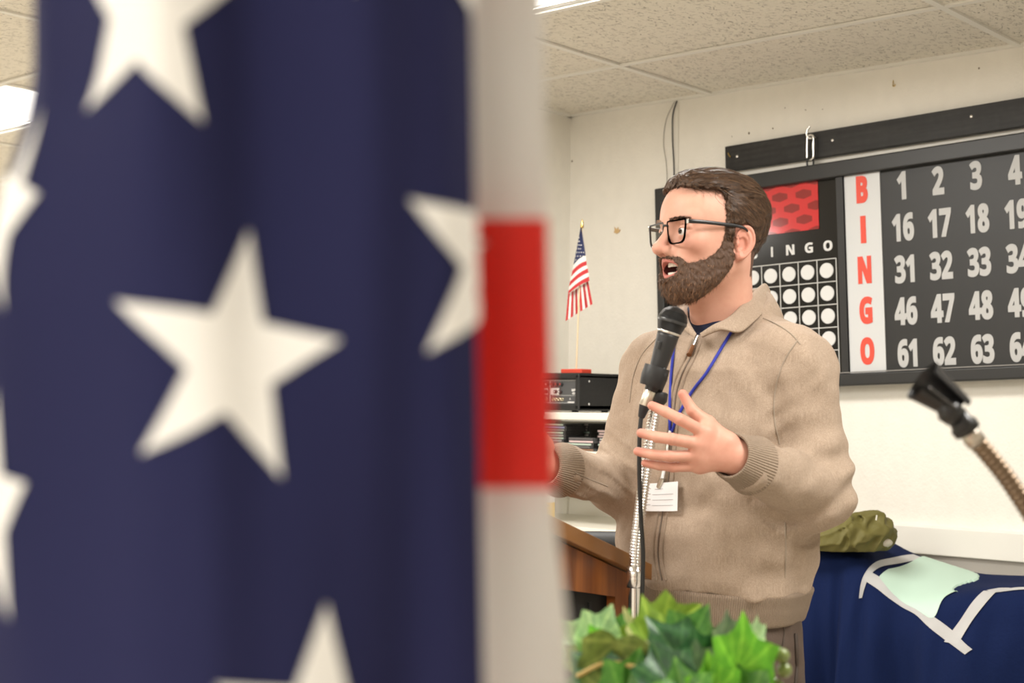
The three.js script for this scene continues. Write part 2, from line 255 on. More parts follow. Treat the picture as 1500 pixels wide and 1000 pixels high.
function glyph(s, h, squeeze, m, x, y, z, parent, name, bold = 0) {
  if (s === 'I') return sub(parent, name, box(h * .21, h, .002, 0, 0, .001), m, V(x, y, z));   // a plain bar
  const g = new TextGeometry(s, { font, size: 1, depth: .002 / h, curveSegments: 5, bevelEnabled: bold > 0, bevelThickness: .0002, bevelSize: bold, bevelSegments: 1 }); g.computeBoundingBox(); const b = g.boundingBox; g.translate(-(b.min.x + b.max.x) / 2, -(b.min.y + b.max.y) / 2, 0); const k = h / (b.max.y - b.min.y); g.scale(k * squeeze, k, h); return sub(parent, name, g, m, V(x, y, z));
}
'BINGO'.split('').forEach((c, r) => glyph(c, .098, .62, redMat, .103, BT - .062 - .063 - r * .1445 + .012, -.008, board, 'letter', .05));
for (let r = 0; r < 5; r++) for (let c = 0; c < 15; c++) { const n = String(r * 15 + c + 1); glyph(n, .099, n.length > 1 ? .60 : .62, numMat, .252 + c * .1345, BT - .118 - r * .147, -.013, board, 'numeral', .042); }
// red display window with a pattern of darker hexagonal cells
const redTex = tex(256, 160, (x, y) => { const u = x / 256 * 5.2, v = y / 160 * 3.1; let m = 1; for (let i = 0; i < 7; i++) for (let j = 0; j < 5; j++) { const du = u - (i + .1 + (j % 2) * .5), dv = (v - (j * .8 - .1)) * 1.15; const hx = Math.max(Math.abs(du) * 1.1, Math.abs(du) * .55 + Math.abs(dv) * 1.0); if (hx < .36) m = Math.min(m, .66); } return [188 * m + 10, 40 * m, 46 * m]; });
sub(board, 'red_display', box(.52, .182, .004, -.335, .668, -.0135), mat(0xffffff, .13, { map: redTex, clearcoat: 1, clearcoatRoughness: .08 }), null, 'glossy red display window');
'BINGO'.split('').forEach((c, i) => glyph(c, .038, 1.08, letterWhite, -.352 + i * .0775, .512, -.015, board, 'small_letter', .02));
const discGeo = new THREE.CylinderGeometry(.0275, .0275, .004, 28).rotateX(Math.PI / 2), lineMat = mat([.6, .6, .58], .5);
const GX = (i) => -.0985 - (4 - i) * .0775 + .048, GY = (j) => .422 - j * .083;
for (let i = 0; i < 5; i++) for (let j = 0; j < 5; j++) sub(board, 'lamp_disc', discGeo, letterWhite, V(GX(i), GY(j), -.0145));
sub(board, 'grid_lines', merge([...Array.from({ length: 6 }, (_, i) => box(.003, .415, .002, GX(0) - .03875 + i * .0775, GY(2), -.0145)), ...Array.from({ length: 6 }, (_, j) => box(.3875, .003, .002, GX(2), GY(0) + .0415 - j * .083, -.0145))]), lineMat);

// plank above it, with screws and the hook and link that carry the board
const woodBlack = tex(512, 64, (x, y) => { const n = 12 * tn(x / 512 * .3, y / 64, 14) + 7 * tn(x / 512, y / 64 * .3, 40); return [30 + n, 29 + n, 28 + n]; });
const pl0 = PZ(1062, 233, .03), PLA = .032;
const plank = thing('hanging_plank', 'black painted wooden plank screwed to the wall above the bingo board', 'plank', pl0);
plank.rotation.z = PLA;
{ const g = box(3.4, .098, .03, 1.7, 0, -.015, .003); const p = g.attributes.position, uv = g.attributes.uv; for (let k = 0; k < p.count; k++) uv.setXY(k, p.getX(k) * .8, p.getY(k) * 6); sub(plank, 'board', g, mat(0xffffff, .55, { map: woodBlack })); }
for (const [x, y] of [[.055, .003], [.46, .006], [.985, .012], [1.6, 0], [2.3, .01]]) sub(plank, 'screw', new THREE.SphereGeometry(.006, 10, 8).scale(1, 1, .5), steel, V(x, y, .001));
sub(plank, 'bent_nail', tube([V(-.004, .01, .002), V(.0, .002, .004), V(.008, -.008, .005)], .002, 12, 6), brass, V(.02, .012, 0));
function hanger(px, py, label) {
  const c = PZ(px, py, .055);
  const hook = thing('screw_hook', label[0], 'hook', c.clone(), 'hooks in the plank');
  sub(hook, 'shank', tube([V(.012, .018, -.024), V(.008, .016, -.01), V(-.004, .014, 0), V(-.012, .024, .004), V(-.010, .045, .004), V(-.002, .058, .002)], .0042, 30, 8), steel);
  const link = thing('quick_link', label[1], 'chain link', c.clone(), 'links holding the board');
  const loop = (w, h, r) => { const pts = []; for (let k = 0; k < 28; k++) { const t = k / 28 * 2 * Math.PI; pts.push(V(Math.cos(t) * w, Math.sign(Math.sin(t)) * (h - w) + Math.sin(t) * w, 0)); } return new THREE.TubeGeometry(new THREE.CatmullRomCurve3(pts, true), 60, r, 8, true); };
  sub(link, 'loop', loop(.013, .046, .0042).translate(0, -.020, 0), steel);
  sub(link, 'nut', new THREE.CylinderGeometry(.0065, .0065, .026, 6).translate(.013, -.018, 0), steel);
  sub(link, 'lower_link', loop(.012, .022, .0038).rotateY(.9).translate(0, -.078, 0), dark, null, 'black lower chain link');
}
hanger(1187, 208, ['steel screw hook in the black plank nearest its yellow bent nail', 'steel quick link carrying the bingo board beside the letter column']);
// ---------- large flag close to the camera ----------
const weave = tex(128, 128, (x, y) => 128 + 70 * Math.sin(x * Math.PI / 2) * Math.sin(y * Math.PI / 2) + 20 * tn(x / 128, y / 128, 20), false, [60, 60]);
const nylon = (c, tr = 0) => mat(c, .95, { specularIntensity: .35, bumpMap: weave, bumpScale: .0002, transmission: tr, thickness: 0 });
const navy = nylon([.021, .023, .078]), flagRed = nylon([.82, .05, .035], .5), flagWhite = nylon([.86, .845, .81], .5), starWhite = nylon([.88, .875, .86]);
// the cloth runs along s (in pixels of the photo at the cloth's distance); its heading angle turns through the folds
const HEAD = [[-420, -110], [-230, -97], [-130, -80], [-40, -66], [60, -58], [190, -50], [215, -25], [245, 2], [330, 24], [420, -20], [500, -8], [580, 30], [640, 4], [690, 38], [735, 95], [765, 150], [800, 150], [825, 100], [845, 30], [870, 2], [960, 4], [990, 10], [1010, 70], [1035, 140], [1300, 150]];
const headAt = (s) => { let i = 1; while (i < HEAD.length - 1 && HEAD[i][0] < s) i++; const t = sstep(0, 1, (s - HEAD[i - 1][0]) / (HEAD[i][0] - HEAD[i - 1][0])); return mixn(HEAD[i - 1][1], HEAD[i][1], t) * Math.PI / 180; };
const PROF = (() => { const o = [], step = 4; let px = 0, d = .46; const s0 = 240; const walk = (dir) => { let x = 250, dd = .455, l = []; for (let s = s0; dir > 0 ? s <= 1300 : s >= -420; s += dir * step) { l.push([s, x, dd]); const th = headAt(s); x += dir * Math.cos(th) * step; dd += dir * Math.sin(th) * step * .46 / FPX; } return l; }; const a = walk(-1).reverse(), b = walk(1); return a.concat(b.slice(1)); })();
function flagPoint(s, y) {
  const f = clamp((s - PROF[0][0]) / 4, 0, PROF.length - 1.001), i = Math.floor(f), t = f - i; let px = mixn(PROF[i][1], PROF[i + 1][1], t), d = mixn(PROF[i][2], PROF[i + 1][2], t);
  const q = (y - 500) / 1000; px += -80 * sstep(90, 430, y) * sstep(280, 30, s) + (y < 0 ? 40 * sstep(0, -900, y) * sstep(280, 30, s) : 0) + q * 25 * sstep(600, 800, s);
  px += 16 * sstep(820, 960, s) * sstep(720, 950, y);
  d += .006 * Math.sin(s / 95 + q * 2.2) * sstep(-.8, .6, q) + .004 * Math.sin(s / 60 - q * 3);
  return P(px, y, d);
}
const flagSheet = (s0, s1, y0, y1, nu, nv) => sheet(nu, nv, (u, v) => flagPoint(mixn(s0, s1, u), mixn(y0, y1, v)));
const fb0 = P(300, 500, .56); const flagBase = V(fb0.x, 0, fb0.z);
const flag = thing('large_flag', 'large american flag of navy, white and red cloth hanging in folds on a floor pole', 'flag', flagBase);
part(flag, 'canton', flagSheet(-420, 800, -1500, 1505, 260, 120), navy, 'navy blue star field');
for (let k = 0; k < 8; k++) { const y0 = -1260 + k * 395; const last = k === 7; part(flag, 'stripe', flagSheet(800, 1300, k === 0 ? -1500 : y0, last ? 1505 : y0 + 395, 90, 16), k % 2 ? flagWhite : flagRed); }
for (let k = 0; k < 3; k++) part(flag, 'stripe', flagSheet(-420, 1300, 1505 + k * 395, 1505 + (k + 1) * 395, 200, 12), k % 2 ? flagWhite : flagRed);
function starGeo(s, y, rot, D = 390, sx = .88) {
  const Rr = D / 2, pts = []; for (let k = 0; k < 10; k++) { const a = (-90 + k * 36 + rot) * Math.PI / 180, r = k % 2 ? Rr * .40 : Rr; pts.push([Math.cos(a) * r * sx, Math.sin(a) * r]); }
  const pos = [], N = 10, e = 2;
  const at = (x, yy) => { const p = flagPoint(s + x, y + yy), a = flagPoint(s + x + e, y + yy).sub(p), b = flagPoint(s + x, y + yy + e).sub(p); const n = a.cross(b).normalize(); if (n.dot(CAM.clone().sub(p)) < 0 && headAt(s + x) < 1.5) n.negate(); return p.addScaledVector(n, .0009); };
  for (let k = 0; k < 10; k++) { const a = pts[k], b = pts[(k + 1) % 10]; const bary = (i, j) => [a[0] * i / N + b[0] * j / N, a[1] * i / N + b[1] * j / N];
    for (let i = 0; i < N; i++) for (let j = 0; i + j < N; j++) { const q = [bary(i, j), bary(i + 1, j), bary(i, j + 1)]; for (const w of q) { const p = at(...w); pos.push(p.x, p.y, p.z); } if (i + j < N - 1) for (const w of [bary(i + 1, j), bary(i + 1, j + 1), bary(i, j + 1)]) { const p = at(...w); pos.push(p.x, p.y, p.z); } } }
  const g = new THREE.BufferGeometry(); g.setAttribute('position', new THREE.Float32BufferAttribute(pos, 3)); g.setAttribute('uv', new THREE.Float32BufferAttribute(new Float32Array(pos.length / 3 * 2), 2)); g.computeVertexNormals(); return g;
}
const sOfPx = (px) => { let b = PROF[0]; for (const q of PROF) if (q[0] < 700 && Math.abs(q[1] - px) < Math.abs(b[1] - px)) b = q; return b[0]; };
for (const [px, y, rot, D] of [[338, 528, 9, 385], [206, 8, 4, 405], [465, 1075, 4, 385], [640, -150, 10, 400]]) part(flag, 'star', starGeo(sOfPx(px), y, rot, D), starWhite);
part(flag, 'star', starGeo(752, 382, 10, 385), starWhite);
for (const [s, y, rot] of [[-72, 318, 6], [-62, 752, 4], [-60, 1270, 4], [-100, -170, 4]]) part(flag, 'star', starGeo(s, y, rot, y < 700 ? 320 : 370, .58), starWhite);
const poleWood = mat([.35, .2, .08], .35), gold = mat([.8, .58, .2], .25, { metalness: 1 });
part(flag, 'pole', new THREE.CylinderGeometry(.0125, .0125, 2.15, 16).translate(flagBase.x, 1.09, flagBase.z), poleWood);
part(flag, 'finial', new THREE.LatheGeometry([[0.001, 0], [.016, 0], [.018, .02], [.012, .03], [.02, .05], [.012, .085], [.001, .13]].map(([r, y]) => new THREE.Vector2(r, y)), 20).translate(flagBase.x, 2.165, flagBase.z), gold);
part(flag, 'stand', new THREE.LatheGeometry([[.001, 0], [.15, 0], [.15, .02], [.11, .035], [.03, .06], [.024, .16], [.014, .165], [.001, .165]].map(([r, y]) => new THREE.Vector2(r, y)), 36).translate(flagBase.x, 0, flagBase.z), gold);

// ---------- shelf unit in the corner ----------
const shelfMat = mat([.80, .77, .68], .4);
const SZ = .62, SX0 = .06, SX1 = .93;
const shelfTop = PZ(848, 604, SZ).y, shelf2 = PZ(848, 661, SZ).y, shelf3 = PZ(848, 772, SZ).y;
const shelf = thing('bookcase', 'cream open shelf unit standing in the wall corner', 'shelf', V((SX0 + SX1) / 2, 0, .4));
for (const [y, h] of [[shelfTop, .027], [shelf2, .02], [shelf3, .022], [.45, .022], [.08, .022]]) part(shelf, 'shelf_board', box(SX1 - SX0, h, .5, (SX0 + SX1) / 2, y - h / 2, SZ - .25, .003), shelfMat);
for (const x of [SX0 - .0125, SX1 + .0125]) part(shelf, 'side_panel', box(.024, shelfTop, .5, x, shelfTop / 2, SZ - .25), shelfMat);
part(shelf, 'back_panel', box(SX1 - SX0, shelfTop - .04, .012, (SX0 + SX1) / 2, shelfTop / 2 - .02, SZ - .47), shelfMat);
{ const q = PZ(826, 740, SZ - .45); part(shelf, 'stile', box(.03, shelf2 - shelf3 - .02, .012, q.x, (shelf2 - .02 + shelf3) / 2, SZ - .458), shelfMat); }

// amplifier
const vinyl = mat([.010, .010, .010], .55, { bumpMap: plasterBump, bumpScale: .001 });
const aR = PZ(848, 600, SZ - .01), aH = PZ(848, 546, SZ - .01).y - shelfTop, AW = .44, AD = .26;
const amp = thing('mixer_amplifier', 'black powered mixer amplifier with silver knobs on the top shelf', 'amplifier', V(aR.x - AW / 2, shelfTop + .0005, SZ - .01 - AD / 2));
sub(amp, 'case', boxUV(merge([box(AW, .022, AD, 0, aH - .011, 0, .006), box(AW, .024, AD, 0, .018, 0, .006), box(.02, aH - .01, AD, AW / 2 - .01, aH / 2, 0, .005), box(.02, aH - .01, AD, -AW / 2 + .01, aH / 2, 0, .005), box(AW - .02, aH - .03, .02, 0, aH / 2, -AD / 2 + .02)])), vinyl);
for (const x of [-.17, .17]) for (const z of [-.09, .09]) sub(amp, 'foot', new THREE.CylinderGeometry(.012, .014, .007, 12).translate(x, .0035, z), dark);
const fz = AD / 2 - .012, ph = aH - .052, pc = aH / 2 + .003;
const panel = sub(amp, 'front_panel', box(AW - .04, ph, .006, 0, pc, fz - .003), mat([.075, .075, .078], .4));
const silver = mat([.7, .69, .67], .4), knobM = mat([.04, .04, .04], .4), nickel = mat([.7, .62, .45], .25, { metalness: 1 });
const px0 = AW / 2 - .02;                                    // panel's right edge
const lineAt = (x, y, w, h) => sub(panel, 'printed_line', box(w, h, .0006, x, y, fz + .0004), mat([.6, .6, .58], .5));
lineAt(px0 - .085, pc + ph / 2 - .005, .16, .0012); lineAt(px0 - .128, pc, .0022, ph - .01); lineAt(px0 - .172, pc, .0022, ph - .01); lineAt(px0 - .216, pc, .0022, ph - .01); lineAt(px0 - .06, pc - ph * .15, .12, .0012); lineAt(px0 - .2, pc - ph / 2 + .005, .37, .0012);
for (const [x, w] of [[-.104, .042], [-.148, .018], [-.192, .018], [-.236, .018]]) sub(panel, 'white_block', box(w, ph * .27, .0006, px0 + x, pc + .001, fz + .0005), silver);
for (const [x, y, c] of [[-.114, .3, 1], [-.092, .3, 1], [-.07, .3, 1], [-.14, .3, 0], [-.16, .3, 1], [-.185, .3, 0], [-.205, .3, 1], [-.098, 0, 0], [-.075, 0, 0], [-.146, 0, 1], [-.19, 0, 0], [-.235, 0, 0]]) { const k = sub(panel, 'knob', new THREE.CylinderGeometry(.006, .0075, .012, 14).rotateX(Math.PI / 2), knobM, V(px0 + x, pc + y * ph, fz + .006)); sub(k, 'cap', new THREE.CylinderGeometry(.003, .003, .002, 10).rotateX(Math.PI / 2), c ? mat([.45, .05, .04], .4) : silver, V(0, 0, .007)); }
for (const x of [-.112, -.097, -.082, -.067, -.146, -.19, -.234]) sub(panel, 'jack', new THREE.TorusGeometry(.0048, .0018, 8, 16), nickel, V(px0 + x, pc - ph * .31, fz + .001));
for (const x of [-.165, -.208]) sub(panel, 'round_socket', new THREE.CylinderGeometry(.009, .009, .002, 18).rotateX(Math.PI / 2), dark, V(px0 + x, pc - ph * .3, fz + .001));
glyph('MP', .009, 1, silver, px0 - .014, pc + .006, fz, panel, 'lettering'); glyph('4D', .008, 1, silver, px0 - .014, pc - .006, fz, panel, 'lettering');
sub(panel, 'warning_triangle', new THREE.ConeGeometry(.006, .009, 3).scale(1, 1, .1), silver, V(px0 - .03, pc - ph * .27, fz + .001)); sub(panel, 'logo_bar', box(.03, .005, .0008, px0 - .026, pc - ph * .42, fz + .0006), silver);
for (const y of [.03, aH - .03]) sub(amp, 'case_screw', new THREE.SphereGeometry(.004, 8, 6).scale(.4, 1, 1), silver, V(AW / 2, y, .07));

// small stick flag on a red block
const FZ = SZ - .1;
const fl0 = PZ(844, 545, FZ), topY = amp.position.y + aH;
const stick = thing('stick_flag', 'small american flag on a thin stick in a red base on the amplifier', 'flag', V(fl0.x, topY, FZ));
const fz2 = (px, py, dz = 0) => PZ(px, py, FZ + dz);
sub(stick, 'base', box(.10, .016, .06, 0, .008, 0, .003), mat([.62, .06, .03], .4), null, 'red block');
part(stick, 'rod', tube([V(fl0.x, topY + .01, FZ), fz2(848, 440), fz2(852, 334)], .0032, 20, 8), mat([.75, .6, .4], .5));
part(stick, 'tip', turned(fz2(852.4, 334), fz2(853, 321), [[0, 0], [0, .006], [.15, .0068], [.6, .0055], [1, .001]], 14), gold);
const fabR = mat([.50, .035, .04], .8), fabW = mat([.78, .76, .72], .8), fabB = mat([.02, .028, .09], .8);
const quad = (a, b, c, d, n = 6, wave = .006) => sheet(n, n, (u, v) => { const x = mixn(mixn(a[0], b[0], u), mixn(d[0], c[0], u), v), y = mixn(mixn(a[1], b[1], u), mixn(d[1], c[1], u), v); return fz2(x, y - 4 * Math.sin(u * Math.PI) * (a[2] ?? 1) * .6, .012 + wave * Math.sin(u * 5)); });
part(stick, 'canton', quad([850, 335], [852, 335], [858, 374], [840, 388]), fabB);
const LE = [[840, 388], [838.5, 396], [836.5, 405], [835, 412], [833.5, 419.5], [832.5, 426], [832, 431]], RE = [[858, 374], [859, 382], [859.5, 388], [861, 393], [862, 399], [862.5, 405], [863.5, 411]];
for (let k = 0; k < 6; k++) part(stick, 'stripe', quad(LE[k], RE[k], RE[k + 1], LE[k + 1]), k % 2 ? fabR : fabW);
for (let k = 0; k < 11; k++) { const t0 = k / 11, t1 = (k + 1) / 11; const T = (t) => [mixn(832, 861.5, t), mixn(431, 411.5, t), 0], B = (t) => [mixn(828.5, 868, t), mixn(470, 445, t), 0]; part(stick, 'stripe', sheet(1, 5, (u, v) => { const a = T(mixn(t0, t1, u)), b = B(mixn(t0, t1, u)); return fz2(mixn(a[0], b[0], v), mixn(a[1], b[1], v), -.006 + .006 * Math.sin(k * 1.2)); }), k % 2 ? fabW : fabR); }
{ const dg = new THREE.CircleGeometry(.0024, 6); const ds = []; for (let r = 0; r < 7; r++) for (let c = 0; c < 4; c++) { const y = 348 + r * 5.4, w = (y - 335) / 45; const xl = mixn(850, 840.5, w), xr = mixn(852, 858, w), x = mixn(xl, xr, (c + (r % 2 ? .3 : .7)) / 4.2); if (xr - xl < 4 + c * 3) continue; const p = fz2(x, y, .0225); ds.push(dg.clone().translate(p.x, p.y, p.z)); } const o = part(stick, 'printed_stars', merge(ds), fabW); o.userData.kind = 'stuff'; }

// cd cases
const cdCols = [[.5, .48, .45], [.7, .69, .67], [.3, .29, .28], [.32, .17, .1], [.75, .73, .7], [.3, .3, .5], [.45, .55, .47], [.12, .11, .11], [.65, .5, .5]];
function cdStack(px, n, label, group, dz, y0) {
  const b = PZ(px, 660, SZ - .03 - dz); const r = rng(px * 7 | 0); const hh = .0095;
  for (let k = 0; k < n; k++) {
    const t = thing('cd_case', label, 'cd case', V(b.x + (r() - .5) * .014, shelf2 + k * (hh + .0004) + .0002, SZ - .03 - .065 - dz + (r() - .5) * .008), group);
    t.rotation.y = (r() - .5) * .09; const c = cdCols[(r() * cdCols.length) | 0];
    sub(t, 'case', box(.120, hh, .118, 0, hh / 2, 0, .0008), mat([.05, .05, .052], .2));
    sub(t, 'spine_label', box(.108, hh * .62, .002, -.004, hh / 2, .0587), mat(c, .5));
  }
}
cdStack(808, 10, 'plastic CD case lying in the tall stack at the bookcase upright', 'CD cases in the tall stack', .01, 0);
cdStack(849, 5, 'plastic CD case lying in the low middle stack on the shelf', 'CD cases in the low middle stack', 0, 0);
cdStack(843, 10, 'plastic CD case lying in the stack behind the low stack', 'CD cases in the stack behind', .14, 0);
cdStack(894, 8, 'plastic CD case lying in the stack half hidden by the sleeve', 'CD cases in the stack by the sleeve', .02, 0);
// yellow box and white card on the lower shelf
{ const c = PZ(797, 765, SZ - .05); const t = thing('yellow_box', 'yellow and white printed box standing on the shelf below the CD cases', 'box', V(c.x, shelf3, SZ - .05)); const hy = PZ(797, 735, SZ - .05).y - shelf3; const hw = PZ(797, 690, SZ - .05).y - shelf3;
  sub(t, 'yellow_body', box(.075, hy, .03, 0, hy / 2, 0, .002), mat([.85, .55, .02], .4)); sub(t, 'white_top', box(.075, hw - hy, .03, 0, (hw + hy) / 2, 0, .002), mat([.75, .74, .72], .5)); sub(t, 'stripe', box(.006, hy * .7, .001, .0, hy / 2, .0155), mat([.2, .2, .2], .5)); sub(t, 'red_mark', box(.018, .006, .001, .024, hy * .86, .0155), mat([.4, .25, .05], .5)); glyph('TEON', .016, .9, mat([.35, .35, .35], .6), .01, hw * .83, .0145, t, 'lettering'); }

// ---------- covered table by the wall ----------
const CG = [
  [[1150, 790], [1148, 794], [1146, 800], [1143, 850], [1141, 930], [1139, 985]],
  [[1183, 788], [1180, 792], [1178, 800], [1175, 860], [1173, 930], [1172, 990]],
  [[1228, 784], [1226, 790], [1222, 806], [1216, 870], [1212, 950], [1206, 1060]],
  [[1288, 787], [1276, 800], [1258, 826], [1246, 885], [1236, 960], [1228, 1110]],
  [[1333, 808], [1312, 824], [1286, 847], [1276, 895], [1272, 970], [1268, 1120]],
  [[1366, 820], [1352, 838], [1330, 878], [1322, 915], [1318, 980], [1312, 1130]],
  [[1428, 838], [1415, 850], [1385, 874], [1376, 915], [1370, 980], [1366, 1130]],
  [[1475, 842], [1466, 852], [1452, 868], [1440, 920], [1436, 985], [1430, 1130]],
  [[1535, 844], [1535, 853], [1532, 868], [1524, 925], [1520, 990], [1516, 1130]],
  [[1640, 850], [1642, 862], [1640, 880], [1630, 935], [1625, 1000], [1620, 1140]]];
const CZ = [.13, .30, .50, .565, .60, .62];
const clothPt = (() => {
  const G = CG.map((col, i) => { const l = col.map(([x, y], j) => { const p = PZ(x, y, CZ[j]); if (j > 2) p.z += .045 * Math.sin(i * 2.1 + .6) * (j - 2) / 3; return p; }); const b = l[0].clone(); b.z = .11; b.y -= .025; return [b, ...l]; });
  const cr = (p, t) => { const n = p.length - 1, f = t * n, i = Math.min(n - 1, Math.floor(f)), u = f - i; const a = p[Math.max(0, i - 1)], b = p[i], c = p[i + 1], d = p[Math.min(n, i + 2)]; const h = (k) => .5 * (2 * b[k] + (c[k] - a[k]) * u + (2 * a[k] - 5 * b[k] + 4 * c[k] - d[k]) * u * u + (3 * b[k] - a[k] - 3 * c[k] + d[k]) * u * u * u); return V(h('x'), h('y'), h('z')); };
  return (u, v) => { const p = cr(G.map((col) => cr(col, v)), u); p.z += .016 * noise(u * 11, v * 1.8, 2) * sstep(.42, .8, v); return p; };
})();
const felt = tex(256, 256, (x, y) => { const n = 10 * tn(x / 256, y / 256, 90) + 5 * tn(x / 256, y / 256, 20); return [230 + n, 230 + n, 230 + n]; }, true, [8, 5]);
const clothG = sheet(220, 170, clothPt);
const bc0 = clothPt(.5, .5); const coverBase = V(bc0.x, .4, .4);
const cover = thing('table_cover', 'royal blue felt cloth draped over the table by the wall', 'cloth', coverBase);
const coverMesh = part(cover, 'blue_cloth', clothG, mat([.0075, .016, .066], .95, { specularIntensity: .2, map: felt, bumpMap: plasterBump, bumpScale: .001 }));
coverMesh.updateWorldMatrix(true, true);
// strips follow the cloth in its own (u, v)
const clothGrid = (() => { const inv = TOWORLD.clone().invert(), l = []; for (let i = 0; i <= 200; i++) for (let j = 0; j <= 160; j++) { const u = i / 200, v = .08 + j / 160 * .85, c = clothPt(u, v).applyMatrix4(inv); l.push([750 + FPX * c.x / -c.z, 500 - FPX * c.y / -c.z, -c.z, u, v]); } return l; })();
const clothUV = ([px, py]) => { let b = null, s = 1e9; for (const q of clothGrid) { const d = Math.hypot(q[0] - px, q[1] - py) + q[2] * 2; if (d < s) { s = d; b = q; } } return [b[3], b[4]]; };
function onCloth(A, B, nu, nv, lift) {
  const a = splinePath(A.map(clothUV), nu), b = splinePath(B.map(clothUV), nu);
  return sheet(nu, nv, (s, t) => { const p = a[Math.round(s * nu)], q = b[Math.round(s * nu)], u = clamp(mixn(p[0], q[0], t), 0, .995), v = clamp(mixn(p[1], q[1], t), 0, .995), o = clothPt(u, v), n = clothPt(u + .004, v).sub(o).cross(clothPt(u, v + .004).sub(o)).normalize(); if (n.dot(FWD) > 0) n.negate(); return o.addScaledVector(n, lift); });
}
const tape = mat([.54, .535, .53], .5, { bumpMap: plasterBump, bumpScale: .002 }), mint = mat([.46, .62, .52], .6);
part(cover, 'mint_panel', onCloth([[1300, 834], [1332, 826], [1366, 823], [1400, 833], [1440, 848], [1464, 858]], [[1287, 846], [1302, 866], [1335, 889], [1366, 906], [1387, 874], [1408, 864]], 64, 40, .004), mint, 'pale mint green fabric panel');
const strip = (A, B, n = 30, lift = .007) => part(cover, 'white_strip', onCloth(A, B, n, 6, lift * .5), tape, 'wrinkled white tape strip');
strip([[1264, 848], [1297, 872], [1329, 894], [1358, 916], [1385, 936], [1413, 958]], [[1272, 836], [1304, 858], [1337, 881], [1366, 903], [1396, 925], [1424, 950]]);
strip([[1258, 876], [1262, 850], [1272, 832], [1290, 821], [1320, 815], [1338, 813]], [[1263, 876], [1270, 852], [1280, 838], [1300, 829], [1330, 824], [1362, 821]]);
strip([[1385, 941], [1410, 907], [1428, 881], [1441, 866]], [[1404, 945], [1424, 910], [1444, 883], [1459, 867]], 24, .008);
strip([[1444, 865], [1465, 861], [1485, 857], [1515, 857]], [[1456, 868], [1470, 867], [1490, 864], [1515, 864]], 30, .006);
strip([[1440, 849], [1465, 848], [1490, 848], [1515, 848]], [[1444, 852], [1465, 852], [1490, 853], [1515, 853]], 30, .004);
// the wooden table under it
{ const a = clothPt(.05, .6), b = clothPt(.98, .6), w = b.x - a.x, cx = (a.x + b.x) / 2, t = thing('wooden_table', 'orange-brown wooden table hidden under the blue cloth', 'table', V(cx, 0, .32)); const om = mat([.45, .2, .05], .45);
  sub(t, 'table_top', box(w, .03, .34, 0, .72, 0, .004), om); for (const sx of [-1, 1]) for (const sz of [-1, 1]) sub(t, 'leg', box(.05, .70, .05, sx * (w / 2 - .035), .35, sz * .14, .004), om); }
// olive jacket heaped on the back of it
{ const c = P(1240, 776, 4.62), C = [c.x, c.y, c.z]; const f = (x, y, z) => { const lx = (x - C[0]) * .76 - (z - C[2]) * .65, lz = (x - C[0]) * .65 + (z - C[2]) * .76, ly = y - C[1]; let d = smin(ell(lx - .0, ly + .02, lz, .15, .075, .11), ell(lx - .085, ly - .0, lz, .065, .062, .08), .03); d = smin(d, ell(lx + .06, ly + .03, lz, .1, .05, .1), .03); if (Math.abs(d) < .05) { const w = noise(lx * 6, ly * 6, lz * 6) * .35; d += .016 * Math.abs(noise(lx * 9 + w, ly * 16 - lx * 8, lz * 9 + w)) - .007 + .004 * noise(lx * 30, ly * 30, lz * 30) * .5; } return Math.max(d, -(ly + .062)); };
  const g = nets(f, [C[0] - .26, C[1] - .12, C[2] - .2], [C[0] + .26, C[1] + .12, C[2] + .2], .006);
  const t = thing('olive_jacket', 'crumpled olive green jacket heaped on the blue cloth against the wall', 'jacket', V(C[0], C[1] - .062, C[2])); part(t, 'shell', boxUV(g, 3), mat([.115, .100, .020], .7, { bumpMap: plasterBump, bumpScale: .001 }));
  const e = P(1293, 794, 4.56); part(t, 'fleece_lining', new THREE.SphereGeometry(.03, 16, 10).scale(1.1, .55, .8).translate(e.x, e.y, e.z), mat([.72, .66, .55], .95, { bumpMap: plasterBump, bumpScale: .004 }), 'cream fleece lining');
  part(t, 'snap', box(.004, .016, .003).rotateZ(-.15).translate(...P(1284, 758, 4.5).toArray()), mat([.6, .58, .5], .5)); }

